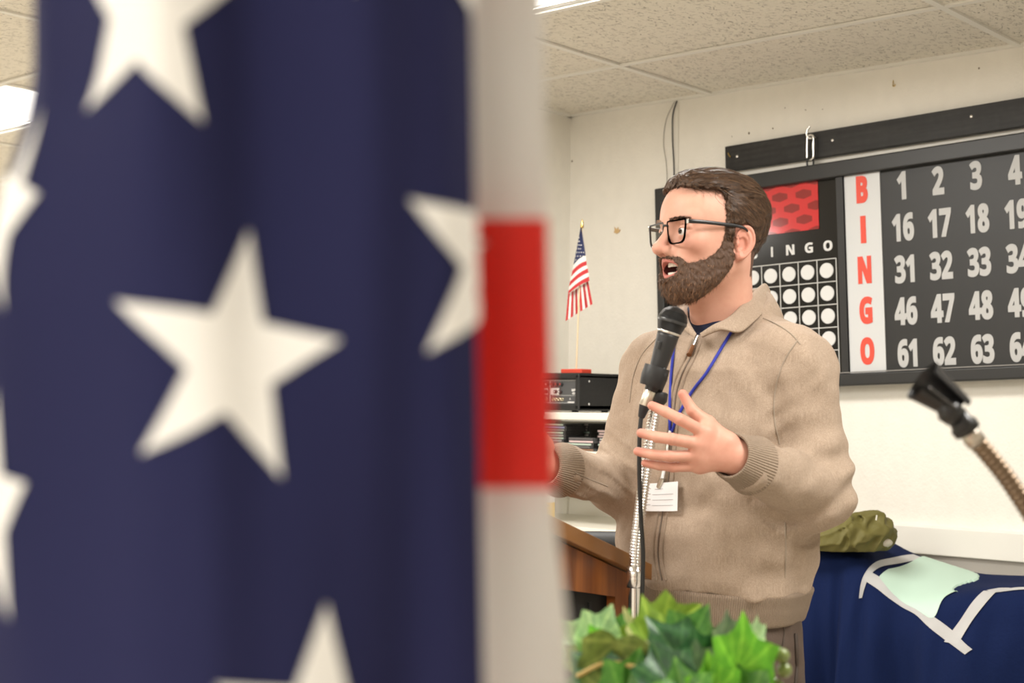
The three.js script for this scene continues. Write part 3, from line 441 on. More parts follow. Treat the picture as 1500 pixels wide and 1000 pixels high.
// ---------- lectern ----------
const oakTex = tex(512, 512, (x, y) => { const g = Math.sin((x / 512 * 40 + 2.2 * tn(x / 512 * .4, y / 512 * .25, 10)) * 2 * Math.PI * .5); const n = 16 * g + 12 * tn(x / 512, y / 512 * .06, 110); return [118 + n, 66 + n * .75, 26 + n * .4]; }, true, [1, 1]);
const oak = mat(0xffffff, .35, { map: oakTex, clearcoat: .25, clearcoatRoughness: .3 });
{ const LD = 2.50, a = P(934, 826, LD); const r0 = RIGHT.clone().setY(0).normalize(), f0 = FWD.clone().setY(0).normalize(), LX = r0.clone().multiplyScalar(.72).addScaledVector(f0, .69).normalize(), LZ = r0.clone().multiplyScalar(-.69).addScaledVector(f0, .72).normalize();   // towards the speaker, and across
  const t = thing('lectern', 'dark oak lectern with slanted top and black inset side panel', 'lectern', V(a.x, 0, a.z).addScaledVector(LX, -.25).addScaledVector(LZ, .22));
  const W = (x, y, z) => V(a.x, 0, a.z).addScaledVector(LX, x).addScaledVector(LZ, z).setY(y); const m = new THREE.Matrix4().makeBasis(LX, V(0, 1, 0), LZ.clone().negate());
  const put = (g) => { g.applyMatrix4(m); g.translate(a.x, 0, a.z); return g; };
  const y1 = a.y, sl = .385;             // top edge height at the speaker's end and its slope
  const slab = (x0, x1, z0, z1, top, th) => { const s = new THREE.Shape(); s.moveTo(x0, top(x0)); s.lineTo(x1, top(x1)); s.lineTo(x1, top(x1) - th); s.lineTo(x0, top(x0) - th); return new THREE.ExtrudeGeometry(s, { depth: z1 - z0, bevelEnabled: true, bevelSize: .002, bevelThickness: .002, bevelSegments: 2 }).translate(0, 0, -z1); };
  const topY2 = (x) => y1 - .0 + -x * sl;
  part(t, 'slanted_top', put(slab(-.50, .012, -.02, .48, (x) => topY2(x) + .004, .024)), mat([.20, .085, .022], .35, { clearcoat: .3 }));
  const side = (z) => { const s = new THREE.Shape(); s.moveTo(-.46, 0); s.lineTo(-.015, 0); s.lineTo(-.015, topY2(-.015) - .024); s.lineTo(-.46, topY2(-.46) - .024); const h = new THREE.Path(); h.moveTo(-.40, .1); h.lineTo(-.058, .1); h.lineTo(-.058, y1 - .052); h.lineTo(-.40, y1 + .01); s.holes.push(h); return put(new THREE.ExtrudeGeometry(s, { depth: .02, bevelEnabled: false }).translate(0, 0, -z)); };
  part(t, 'side_panel', side(.02), oak); part(t, 'side_panel', side(.46), oak);
  part(t, 'inset_panel', put(box(.36, y1 - .08, .008, -.228, (y1 - .08) / 2 + .1, -.03)), mat([.012, .012, .012], .6), 'black inset panel');
  part(t, 'inset_batten', put(box(.006, y1 - .17, .006, -.098, (y1 - .17) / 2 + .11, -.024)), dark);
  part(t, 'front_panel', put(box(.02, y1 + .13, .42, -.45, (y1 + .13) / 2, -.23)), oak);
  part(t, 'shelf_board', put(box(.42, .02, .42, -.23, .55, -.23)), oak);
}
// black chair back behind the lectern
{ const c = P(872, 800, 3.75), t = thing('black_chair', 'black padded chair standing behind the lectern', 'chair', V(c.x, 0, c.z)); const bm = mat([.016, .016, .017], .6); const top = P(890, 778, 3.75).y;
  const yaw = new THREE.Matrix4().makeRotationY(.75); const at = (g) => g.applyMatrix4(yaw);
  sub(t, 'backrest', at(box(.40, .42, .06, 0, 0, 0, .03)).translate(0, top - .21, 0), bm); sub(t, 'seat', at(box(.44, .06, .42, 0, .45, .24, .03)), bm);
  for (const sx of [-1, 1]) { sub(t, 'leg', at(box(.025, .45, .025, sx * .19, .225, .42)), dark); sub(t, 'leg', at(box(.025, top - .2, .025, sx * .19, (top - .2) / 2, .0)), dark); } }

// ---------- microphone on its stand ----------
const chrome = mat([.78, .77, .75], .22, { metalness: 1 });
const ribbed = (pts, r, n) => tube(pts, (t) => r * (1 + .10 * Math.cos(t * n * 2 * Math.PI)), n * 6, 12);
const MD = 2.40;
{ const foot = P(930, 840, MD + .02); const t = thing('microphone_stand', 'chrome gooseneck microphone stand rising beside the lectern corner', 'stand', V(foot.x, 0, foot.z));
  const top = P(930, 834, MD + .02);
  part(t, 'gooseneck', ribbed([top.clone(), P(932, 800, MD + .015), P(938, 745, MD + .01), P(947, 680, MD), P(955, 625, MD), P(962, 590, MD)], .0098, 56), chrome);
  part(t, 'tube', new THREE.CylinderGeometry(.0115, .0115, top.y - .02, 20).translate(foot.x, (top.y - .02) / 2 + .01, foot.z), chrome);
  part(t, 'collar', turned(V(foot.x, top.y - .03, foot.z), V(foot.x, top.y + .006, foot.z), [[0, 0], [0, .0145], [.45, .0145], [.5, .0135], [.55, .0145], [1, .0145], [1, 0]], 24), chrome);
  part(t, 'base', new THREE.LatheGeometry([[.001, 0], [.13, 0], [.13, .012], [.05, .022], [.02, .035], [.001, .035]].map(([r, y]) => new THREE.Vector2(r, y)), 36).translate(foot.x, 0, foot.z), dark);
  part(t, 'clip_nut', turned(P(962, 592, MD), P(965, 573, MD), [[0, 0], [0, .012], [.3, .0165], [.9, .0165], [1, .012], [1, 0]], 18), dark);
  part(t, 'clip_joint', turned(P(963, 574, MD - .002), P(969, 556, MD - .002), [[0, 0], [0, .008], [1, .008], [1, 0]], 14), dark);
  const A = P(954, 566, MD - .012), B = P(963, 537, MD - .012); part(t, 'clip_cradle', turned(A, B, [[0, .0175], [0, .0205], [.5, .0225], [1, .0215], [1, .0185], [.5, .0195], [0, .0175]], 24), dark);
  part(t, 'clip_tab', turned(P(969, 562, MD - .02), P(972, 538, MD - .02), [[0, .001], [.2, .008], [.6, .010], [1, .004], [1.02, .001]], 14), dark);
  const bl = P(985, 470, MD - .012), bt = P(953, 574, MD - .012); const k = bt.clone().sub(bl), L = k.length(); k.normalize(); const q = (s) => bl.clone().addScaledVector(k, s);
  const mic = thing('microphone', 'black handheld microphone clipped on the gooseneck in front of the mouth', 'microphone', bt.clone());
  part(mic, 'body', turned(q(.018), q(L), [[0, 0], [0, .019], [.1, .0185], [.35, .0165], [.75, .013], [.97, .0115], [1, .0095], [1, 0]], 32), mat([.016, .016, .017], .42));
  const mesh = tex(128, 64, (x, y) => 128 + 120 * Math.sin(x * Math.PI / 2 + y * Math.PI / 2) * Math.sin(x * Math.PI / 2 - y * Math.PI / 2), false, [5, 5]);
  part(mic, 'grille', turned(q(.022), q(-.026), [[0, .0195], [.1, .0205], [.42, .0245], [.47, .0250], [.56, .0250], [.6, .0243], [.78, .0205], [.92, .0125], [1, .0005]], 40), mat([.02, .02, .021], .35, { bumpMap: mesh, bumpScale: .002, metalness: .4 }), 'black wire mesh head');
  part(mic, 'band', turned(q(.004), q(-.001), [[0, .0252], [.5, .0257], [1, .0252]], 36), mat([.03, .03, .03], .3));
  part(mic, 'ring', turned(q(.0225), q(.018), [[0, .0196], [.5, .0205], [1, .0200]], 36), steel);
  const sw = P(964, 505, MD - .030); part(mic, 'switch', box(.006, .012, .006).rotateZ(-.3).translate(sw.x, sw.y, sw.z), mat([.05, .05, .05], .4));
  const x0 = P(954, 570, MD - .012), x1 = P(944.5, 594, MD - .012), x2 = P(939, 612, MD - .012);
  const plug = thing('microphone_cable', 'black microphone cable with silver plug hanging along the stand', 'cable', P(940, 890, MD + .0).setY(.03));
  part(plug, 'plug', turned(x0, x1, [[0, 0], [0, .0105], [1, .0098], [1, 0]], 20), mat([.72, .68, .6], .3, { metalness: 1 }), 'silver plug');
  part(plug, 'boot', turned(x1, x2, [[0, .0098], [.1, .0092], [.9, .006], [1, .0045]], 16), dark);
  part(plug, 'cord', tube([x2.clone(), P(937, 635, MD - .014), P(936.5, 690, MD - .014), P(939, 760, MD - .012), P(942, 810, MD - .012), P(941, 860, MD - .012), P(938, 930, MD - .006), P(938, 1100, MD), P(940, 1700, MD + .0).setY(.03), P(1000, 1700, MD + .1).setY(.012)], .0038, 90, 8), mat([.012, .012, .012], .5));
}
// second gooseneck stand with an empty clip
{ const D = 1.30, t = thing('spare_microphone_stand', 'tarnished gooseneck stand with an empty black microphone clip', 'stand', P(1680, 1000, D).setY(0)); const aged = mat([.20, .145, .10], .34, { metalness: 1 });
  const fp = P(1680, 1000, D);
  part(t, 'gooseneck', ribbed([P(1424, 640, D), P(1445, 663, D), P(1475, 700, D), P(1505, 745, D), P(1560, 830, D), P(1620, 930, D), P(1670, 1040, D), P(1680, 1130, D)], .0082, 62), aged);
  const tb = P(1680, 1130, D); part(t, 'tube', new THREE.CylinderGeometry(.0105, .0105, tb.y, 18).translate(tb.x, tb.y / 2, tb.z), aged); part(t, 'base', new THREE.LatheGeometry([[.001, 0], [.13, 0], [.13, .012], [.04, .025], [.001, .03]].map(([r, y]) => new THREE.Vector2(r, y)), 36).translate(tb.x, 0, tb.z), dark);
  part(t, 'ferrule', turned(P(1412, 626, D), P(1432, 649, D), [[0, 0], [0, .008], [.5, .0085], [.6, .0095], [1, .0092], [1, 0]], 18), mat([.55, .5, .44], .3, { metalness: 1 }));
  const cm = mat([.013, .013, .014], .33);
  part(t, 'clip_base', turned(P(1418, 632, D), P(1399, 606, D), [[0, 0], [0, .0125], [.35, .0130], [.5, .0105], [1, .0098], [1, 0]], 18), cm);
  part(t, 'clip_hinge', turned(P(1404, 614, D - .006), P(1378, 592, D - .006), [[0, .001], [.15, .0105], [.6, .012], [1, .006], [1.02, .001]], 16), cm);
  // open-sided tapering sleeve
  const a = P(1409, 600, D), b = P(1351, 557, D), ax = b.clone().sub(a), Ln = ax.length(); ax.normalize(); const n1 = FWD.clone().negate().addScaledVector(ax, ax.dot(FWD)).normalize(), n2 = ax.clone().cross(n1);
  const sl = (off) => sheet(30, 10, (u, v) => { const th = .5 + u * 5.3, r = mixn(.0125, .0205, v) + off; return a.clone().addScaledVector(ax, v * Ln).addScaledVector(n1, Math.cos(th) * r).addScaledVector(n2, Math.sin(th) * r); });
  part(t, 'clip_sleeve', merge([sl(0), sl(-.0025)]), cm);
  part(t, 'clip_rib', tube([P(1398, 596, D - .021), P(1362, 568, D - .024)], .0015, 8, 6), mat([.05, .05, .05], .2));
}

// ---------- ivy in front of the lectern ----------
{ const D = 1.36, c = P(990, 1010, D), tb = thing('plant_table', 'small round wooden table under the ivy pot', 'table', V(c.x, 0, c.z)); const om = mat([.25, .12, .05], .4);
  sub(tb, 'table_top', new THREE.CylinderGeometry(.22, .22, .03, 40).translate(0, .745, 0), om); sub(tb, 'column', new THREE.LatheGeometry([[.001, 0], [.16, 0], [.16, .02], [.05, .05], [.03, .1], [.03, .68], [.06, .73], [.001, .73]].map(([r, y]) => new THREE.Vector2(r, y)), 28), om);
  const t = thing('ivy_plant', 'potted artificial ivy with green leaves and green berries', 'plant', V(c.x, .76, c.z));
  sub(t, 'pot', new THREE.LatheGeometry([[.001, 0], [.075, 0], [.105, .19], [.112, .19], [.112, .22], [.098, .22], [.094, .19], [.001, .185]].map(([r, y]) => new THREE.Vector2(r, y)), 32), mat([.3, .13, .07], .7));
  const outline = [[0, 1], [.09, .86], [.17, .70], [.28, .59], [.42, .57], [.60, .52], [.57, .38], [.53, .24], [.55, .08], [.56, -.10], [.43, -.20], [.27, -.27], [.14, -.24], [.06, -.15], [0, -.10]];
  const lr = rng(11);
  const leafMat = (c, k) => mat(0xffffff, .45, { map: tex(64, 64, (x, y) => { const u = (x / 63 - .5) * 2, v = y / 63 * 1.25 - .25; let vein = Math.abs(u) < .035 ? 1 : 0; for (const [sx, sl] of [[1, .75], [1, 1.8], [1, -.1]]) if (Math.abs(Math.abs(u) * sl - v) < .045) vein = .8; const n = 22 * tn(x / 64 + k, y / 64, 7) + 8 * tn(x / 64, y / 64 + k, 20); return [c[0] + n + vein * 38, c[1] + n + vein * 32, c[2] + n * .6 + vein * 26]; }), transmission: .12, thickness: 0 });
  const cols = { l: [122, 158, 44], b: [104, 184, 36], d: [34, 88, 40], m: [70, 128, 42], p: [148, 186, 128], g: [92, 118, 84], y: [176, 182, 120], o: [112, 132, 62] }; const LM = {}; Object.keys(cols).forEach((k, i) => { LM[k] = leafMat(cols[k], i * .13); });
  const leaf = (px, py, size, rot, tx, ty, k, dd = 0) => {
    const N = 8, pos = [], uv = [], idx = []; const M = outline.length;
    const fold = .22 + lr() * .2, curl = .25 * (lr() - .3), wv = lr() * 6;
    for (const sgn of [-1, 1]) for (let i = 0; i < M; i++) for (let j = 0; j <= N; j++) { const f = j / N, x = sgn * outline[i][0] * f, y = outline[i][1]; const yy = mixn(clamp(y, -.1, 1), y, f); const z = -Math.abs(x) * -fold + curl * yy * yy - .10 * x * x + .03 * Math.sin(x * 9 + yy * 7 + wv); pos.push(x, yy, z); uv.push(x * .5 * 1.5 + .5, (yy + .25) / 1.25); }
    for (let s = 0; s < 2; s++) for (let i = 0; i < M - 1; i++) for (let j = 0; j < N; j++) { const a = (s * M + i) * (N + 1) + j, b = a + 1, c2 = a + N + 1, d = c2 + 1; idx.push(a, b, d, a, d, c2); }
    const g = new THREE.BufferGeometry(); g.setAttribute('position', new THREE.Float32BufferAttribute(pos, 3)); g.setAttribute('uv', new THREE.Float32BufferAttribute(uv, 2)); g.setIndex(idx); g.computeVertexNormals();
    const S = size * .98 / FPX * (D + dd); g.scale(S, S, S); g.translate(0, -.35 * S, 0); g.rotateX(tx); g.rotateY(ty); g.rotateZ(rot);
    g.applyMatrix4(new THREE.Matrix4().extractRotation(TOWORLD)); const p = P(px, py, D + dd); g.translate(p.x, p.y, p.z); part(t, 'leaf', g, LM[k]);
  };
  // px, py, size, turn, tilt, swing, colour, depth offset
  for (const a of [
    [953, 928, 92, .12, -.3, .35, 'l', .02], [988, 912, 78, -.95, -.35, -.3, 'l', .03], [979, 944, 86, .5, -.5, .4, 'd', -.02], [1016, 930, 84, -.45, -.4, -.2, 'm', .0], [1032, 962, 84, -.8, -.7, .1, 'd', -.03],
    [881, 925, 74, -.55, -.5, .2, 'p', .02], [906, 932, 74, -.35, -.45, -.25, 'm', .03], [900, 966, 92, 3.0, -.5, .1, 'o', -.02], [1064, 938, 82, -1.15, -.9, .3, 'g', .0], [1083, 955, 96, -.2, -.2, .3, 'b', -.05],
    [1110, 932, 54, -1.2, -.8, .2, 'p', .02], [972, 982, 82, .3, -.55, .1, 'd', -.06], [1028, 978, 78, -.9, -.6, .2, 'g', -.04], [1042, 1000, 74, .1, -.3, .2, 'b', -.07], [938, 966, 48, .9, -.5, .2, 'y', -.03],
    [868, 946, 52, 1.4, -.9, .1, 'b', .0], [832, 936, 70, .5, -.4, .3, 'p', .05], [924, 925, 60, .2, -.3, 1.15, 'y', .01], [868, 985, 80, .8, -.6, .1, 'd', -.02], [920, 1000, 86, -.4, -.5, .1, 'm', -.05], [1085, 1010, 80, .3, -.5, .0, 'm', -.06],
    [846, 968, 46, 1.8, -.6, .2, 'o', .03], [1000, 1010, 80, .2, -.6, 0, 'm', -.08], [1060, 985, 60, 2.4, -.6, 0, 'd', -.03], [945, 992, 60, 2.7, -.7, 0, 'd', .0], [890, 1000, 70, .1, -.6, 0, 'o', -.03]]) leaf(...a);
  const pot = V(c.x, .94, c.z), stemM = mat([.32, .3, .08], .6);
  for (const [x, y] of [[953, 935], [905, 960], [1020, 945], [1085, 970], [870, 955], [980, 985], [1120, 985], [845, 955]]) part(t, 'stem', tube([pot.clone(), P(mixn(990, x, .5), 1010, D), P(x, y, D + .01)], .0017, 14, 6), stemM);
  part(t, 'stem', tube([P(845, 990, D - .03), P(890, 970, D - .04), P(940, 978, D - .05), P(958, 974, D - .04)], .0022, 20, 6), mat([.45, .32, .10], .6));
  for (const [x, y, r] of [[1129, 964, 8], [1146, 960, 11], [1149, 981, 11], [1117, 955, 7], [1116, 995, 9], [1138, 1003, 10], [1124, 982, 5]]) { const p = P(x, y, D + .01), rr = r / FPX * D; part(t, 'berry', new THREE.SphereGeometry(rr, 18, 14).translate(p.x, p.y, p.z), mat([.16, .22, .045], .3, { clearcoat: .5 })); }
}
// ---------- the speaker ----------
// worked out in axes parallel to the picture (x right, y up, z towards the viewer), then carried into the room
const cs = (px, py, d) => [(px - 750) / FPX * d, (500 - py) / FPX * d, -d];
const toRoom = (g) => { g.applyMatrix4(TOWORLD); return g; };
const feet = P(1050, 900, 2.62).setY(0);
const man = thing('person', 'man in tan zip sweater and glasses gesturing with both hands at a microphone', 'person', feet);

// head axes: x out of the face, y up, z to his right
const HO = cs(1045, 343, 2.59), upC = V(RIGHT.y, UP.y, -FWD.y).normalize();
const hf = V(-Math.sin(1.135), 0, Math.cos(1.135)); hf.addScaledVector(upC, -hf.dot(upC)).normalize(); const hr = hf.clone().cross(upC).normalize();
const HM = new THREE.Matrix4().makeBasis(hf, upC, hr).setPosition(...HO), HMi = HM.clone().invert();
const toHead = (p) => V(...p).applyMatrix4(HMi).toArray();
const neckBase = toHead(cs(1058, 497, 2.645)), neckTop = [-.022, -.055, 0];
function earSDF(x, y, az) {
  let ex = x + .016, ey = y + .022, ez = az - .0765; const c1 = Math.cos(.2), s1 = Math.sin(.2); [ex, ey] = [ex * c1 + ey * s1, -ex * s1 + ey * c1];   // leans back
  const c2 = Math.cos(.5), s2 = Math.sin(.5); [ex, ez] = [ex * c2 - ez * s2, ex * s2 + ez * c2];
  const taper = 1 - .3 * clamp(-ey / .031); let d = ell(ex / taper, ey, ez, .0185, .030, .0075);
  const l = Math.hypot(ex / (.0160 * taper), ey / .0270), ring = Math.hypot((l - 1) * .019, ez - .0050) - .0030; d = smin(d, ex < .007 || ey > .004 ? ring : ring + .005, .002);
  const l2 = Math.hypot((ex - .001) / (.0105 * taper), (ey + .001) / .0195), anti = Math.hypot((l2 - 1) * .014, ez - .0045) - .0022;
  d = smax(d, -Math.max(ell(ex, ey, ez - .009, .0150 * taper, .0255, .0058), -1), .002);
  d = smin(d, ex < -.001 ? anti : anti + .004, .003);
  d = smax(d, -ell(ex - .0035, ey + .004, ez - .0055, .0088, .0130, .0095), .002);
  d = smin(d, ell(ex - .0125, ey + .005, ez - .004, .0038, .0062, .004), .003);   // tragus
  d = smin(d, ell(ex - .004, ey + .0265, ez - .001, .0085, .0075, .0055), .003);
  return smin(d, ell(ex - .008, ey, ez + .013, .010, .02, .012), .004);
}
function faceSDF(x, y, z) {
  const az = Math.abs(z);
  let d = ell(x + .006, y - .026, z, .098, .082, .0745);
  d = smin(d, ell(x - .024, y + .03, z, .068, .082, .061), .03);
  d = smin(d, ell(x - .050, y - .036, z, .044, .05, .056), .03);
  d = smin(d, cap(x, y, az, [-.004, -.052, .052], [.056, -.098, .022], .017, .019), .024);
  d = smin(d, ell(x - .070, y + .100, z, .02, .018, .024), .02);
  d = smin(d, cap(x, y, az, [.088, .0165, .008], [.070, .0195, .046], .0095, .010), .012);
  d = smin(d, ell(x - .064, y + .022, az - .043, .019, .018, .019), .02);
  d = smin(d, ell(x - .070, y + .062, z, .031, .034, .034), .022);
  d = smax(d, -ell(x - .100, y + .001, az - .034, .017, .013, .018), .014);
  d = smin(d, cap(x, y, az, [.088, .0035, .034], [.082, .0045, .048], .0045, .004), .006);          // upper lid fold
  d = smin(d, cap(x, y, az, [.087, -.0105, .030], [.081, -.009, .046], .004, .004), .007);
  let n = cap(x, y, z, [.088, .006, 0], [.1135, -.0300, 0], .0080, .0105); n = smin(n, ell(x - .1150, y + .0330, z, .0120, .0110, .0115), .006); n = smin(n, ell(x - .1015, y + .0370, az - .0125, .0120, .0090, .0072), .006);
  n = smax(n, -ell(x - .107, y + .0455, az - .0065, .006, .004, .003), .003);
  d = smin(d, n, .010);
  d = smin(d, cap(x, y, az, [.0985, -.0535, .003], [.078, -.0640, .0265], .0056, .004), .006);
  d = smin(d, cap(x, y, az, [.0935, -.0825, .0], [.077, -.0710, .0260], .0062, .004), .006);
  d = smax(d, -ell(x - .094, y + .0680, z, .030, .0112, .0245), .004);
  return d;
}
function headSDF(x, y, z) {
  let d = faceSDF(x, y, z); const az = Math.abs(z);
  d = smin(d, cap(x, y, z, neckTop, neckBase, .051, .058), .03);
  d = smin(d, cap(x, y, z, [.032, -.112, 0], [neckBase[0] + .040, neckBase[1] + .03, neckBase[2]], .016, .016), .03);
  if (x < .03 && x > -.06) d = smin(d, earSDF(x, y, az), .004);
  return d;
}
// where beard and hair grow (negative inside), in head axes
const pw = (t, l) => { if (t <= l[0][0]) return l[0][1]; for (let i = 1; i < l.length; i++) if (t <= l[i][0]) return mixn(l[i - 1][1], l[i][1], (t - l[i - 1][0]) / (l[i][0] - l[i - 1][0])); return l[l.length - 1][1]; };
function beardR(x, y, z) {
  const az = Math.abs(z);
  const up = pw(x, [[-.002, .01], [.019, .012], [.026, -.028], [.034, -.040], [.05, -.052], [.07, -.058], [.08, -.060], [.086, -.051], [.094, -.0475], [.12, -.0465]]);
  const lo = pw(x, [[-.006, -.03], [.004, -.064], [.025, -.100], [.055, -.126], [.2, -.2]]);
  let d = Math.max(y - up, lo - y, .001 - x);
  const lip = ell(x - .096, y + .068, z, .05, .0185, .0285); d = Math.max(d, -lip);                              // lips stay bare
  if (y < -.083 && y > -.096 && az < .010 + (y + .096) * -.2) d = Math.max(d, -.0005 + .0 * az);
  return d + .0028 * noise(x * 160, y * 160, z * 160);
}
function hairR(x, y, z) {
  const az = Math.abs(z); const xh = y > .045 ? mixn(.020, pw(az, [[0, .074], [.02, .070], [.035, .055], [.045, .034], [.055, .022], [.09, .02]]), sstep(.05, .072, y)) : .021;
  const lo = x > .004 ? -.02 : x > -.036 ? pw(x, [[-.036, .0], [-.02, .012], [.004, .004]]) : pw(x, [[-.06, -.080], [-.052, -.075], [-.046, -.03], [-.036, .0]]);
  const fr = pw(az, [[0, .076], [.03, .079], [.05, .074], [.08, .07]]); return Math.min(Math.max(x - xh, lo - y), Math.max(fr - y, x - .085)) + .0045 * noise(x * 130, y * 130, z * 130 + 5);
}
const lin = (r, g, b) => { const c = new THREE.Color().setRGB(r / 255, g / 255, b / 255, THREE.SRGBColorSpace); return [c.r, c.g, c.b]; };
const SKIN = lin(217, 168, 147), ROSE = lin(203, 132, 115), LIP = lin(196, 116, 108), STUB = lin(120, 84, 64);
const mix3 = (a, b, t) => [mixn(a[0], b[0], t), mixn(a[1], b[1], t), mixn(a[2], b[2], t)];
const mottle = (x, y, z) => .5 + .3 * noise(x * 60, y * 60, z * 60) + .2 * noise(x * 220, y * 220, z * 220);
function faceColor(x, y, z) {
  const az = Math.abs(z); let c = mix3(SKIN, ROSE, .25 * mottle(x, y, z));
  c = mix3(c, ROSE, .55 * sstep(.030, .0, Math.hypot(x - .112, y + .028, z)));                              // nose tip
  c = mix3(c, ROSE, .35 * sstep(.035, .008, Math.hypot(x - .07, y + .03, az - .045)));                       // cheek
  if (x < .02 && az > .07) c = mix3(c, ROSE, .55);                                                         // ears
  const lip = ell(x - .096, y + .068, z, .05, .0180, .0275); c = mix3(c, LIP, sstep(.002, -.002, lip) * .85);
  if (ell(x - .084, y + .068, z, .028, .0110, .0240) < .001 && x < .090) c = lin(70, 26, 24);
  c = mix3(c, STUB, .75 * sstep(.002, -.002, beardR(x, y, z)));
  c = mix3(c, lin(70, 50, 38), .9 * sstep(.001, -.002, hairR(x, y, z)));
  if (Math.hypot(x - .03, y + .137, z + .05) < .0022) c = lin(120, 70, 50);
  return c;
}
const headG = nets(headSDF, [-.125, -.235, -.108], [.135, .122, .108], .0021, faceColor); headG.applyMatrix4(HM);

// hands
const kn = (list, d) => list.map(([x, y, dz]) => cs(x, y, d + (dz ?? 0)));
const HD = 2.30;
const LH = { wrist: [cs(1126, 690, HD + .045), cs(1082, 671, HD + .012)],
  fingers: [
    { j: kn([[1034, 634, -.004], [996, 614, -.018], [975, 603, -.010], [955, 594, .002]], HD), r: [.0105, .0094, .0086, .0074] },
    { j: kn([[1026, 650, -.006], [984, 643, -.020], [962, 640, -.008], [939, 634, .006]], HD), r: [.0107, .0096, .0088, .0076] },
    { j: kn([[1023, 667, -.002], [980, 668, -.014], [957, 666, -.002], [934, 661, .012]], HD), r: [.0102, .0092, .0084, .0072] },
    { j: kn([[1025, 682, .006], [986, 684, -.002], [966, 682, .006], [945, 678, .014]], HD), r: [.0095, .0082, .0075, .0065] }],
  thumb: { j: kn([[1066, 648, .004], [1037, 620, .012], [1014, 601, .016], [1000, 577, .020]], HD), r: [.0150, .0115, .0098, .0078] } };
function handSDF(H) {
  return (x, y, z) => {
    const w0 = H.wrist[0], w1 = H.wrist[1]; let d = cap(x, y, z, w0, w1, .026, .0245);
    let palm = 1; H.fingers.forEach((f) => { palm = smin(palm, cap(x, y, z, w1, f.j[0], .0155, .0118), .018); });
    for (let i = 0; i < 3; i++) palm = smin(palm, cap(x, y, z, H.fingers[i].j[0], H.fingers[i + 1].j[0], .0105, .0105), .012);
    d = smin(d, palm, .02);
    const t = H.thumb; d = smin(d, cap(x, y, z, w1, t.j[0], .018, .0155), .015);
    let th = cap(x, y, z, t.j[0], t.j[1], t.r[0], t.r[1]); for (let i = 1; i < 3; i++) th = smin(th, cap(x, y, z, t.j[i], t.j[i + 1], t.r[i], t.r[i + 1]), .003);
    d = smin(d, th, .010);
    d = smin(d, cap(x, y, z, t.j[1], H.fingers[0].j[0], .007, .008), .014);                                  // web
    let fs = 1; for (const f of H.fingers) { let q = 1; for (let i = 0; i < 3; i++) q = smin(q, cap(x, y, z, f.j[i], f.j[i + 1], f.r[i], f.r[i + 1]), .0025); fs = Math.min(fs, q); }
    return smin(d, fs, .005);
  };
}
const handCol = (H) => (x, y, z) => { let c = mix3(SKIN, ROSE, .2 + .3 * mottle(x, y, z)); for (const f of [...H.fingers, H.thumb]) { c = mix3(c, ROSE, .7 * sstep(.022, .004, Math.hypot(x - f.j[3][0], y - f.j[3][1], z - f.j[3][2]))); c = mix3(c, ROSE, .45 * sstep(.014, .004, Math.hypot(x - f.j[1][0], y - f.j[1][1], z - f.j[1][2]))); c = mix3(c, ROSE, .4 * sstep(.016, .004, Math.hypot(x - f.j[0][0], y - f.j[0][1], z - f.j[0][2]))); } return c; };
const boundsOf = (H, m = .03) => { const a = [...H.wrist, ...H.fingers.flatMap((f) => f.j), ...H.thumb.j]; return [[0, 1, 2].map((k) => Math.min(...a.map((p) => p[k])) - m), [0, 1, 2].map((k) => Math.max(...a.map((p) => p[k])) + m)]; };
const lhG = nets(handSDF(LH), ...boundsOf(LH), .0024, handCol(LH));
const RD = 2.50;
const RH = { wrist: [cs(842, 698, RD + .04), cs(803, 682, RD)],
  fingers: [
    { j: kn([[776, 640, -.01], [752, 622, -.02], [736, 616, -.03], [722, 614, -.035]], RD), r: [.0105, .0094, .0086, .0074] },
    { j: kn([[767, 655, -.005], [738, 645, -.02], [720, 642, -.03], [704, 643, -.035]], RD), r: [.0107, .0096, .0088, .0076] },
    { j: kn([[764, 672, .002], [735, 668, -.01], [717, 667, -.02], [702, 669, -.025]], RD), r: [.0102, .0092, .0084, .0072] },
    { j: kn([[766, 688, .008], [744, 690, .0], [730, 691, -.006], [717, 694, -.01]], RD), r: [.0095, .0082, .0075, .0065] }],
  thumb: { j: kn([[797, 652, -.02], [787, 628, -.04], [776, 606, -.05], [766, 588, -.055]], RD), r: [.0150, .0115, .0098, .0078] } };
const rhG = nets(handSDF(RH), ...boundsOf(RH), .0026, handCol(RH));

// arms: shoulder, elbow, wrist
const SL = cs(1166, 540, 2.515), EL = cs(1199, 724, 2.47), WL = cs(1090, 676, HD + .022);
const SR = cs(962, 535, 2.74), ER = cs(902, 707, 2.70), WR = cs(812, 686, RD + .01);
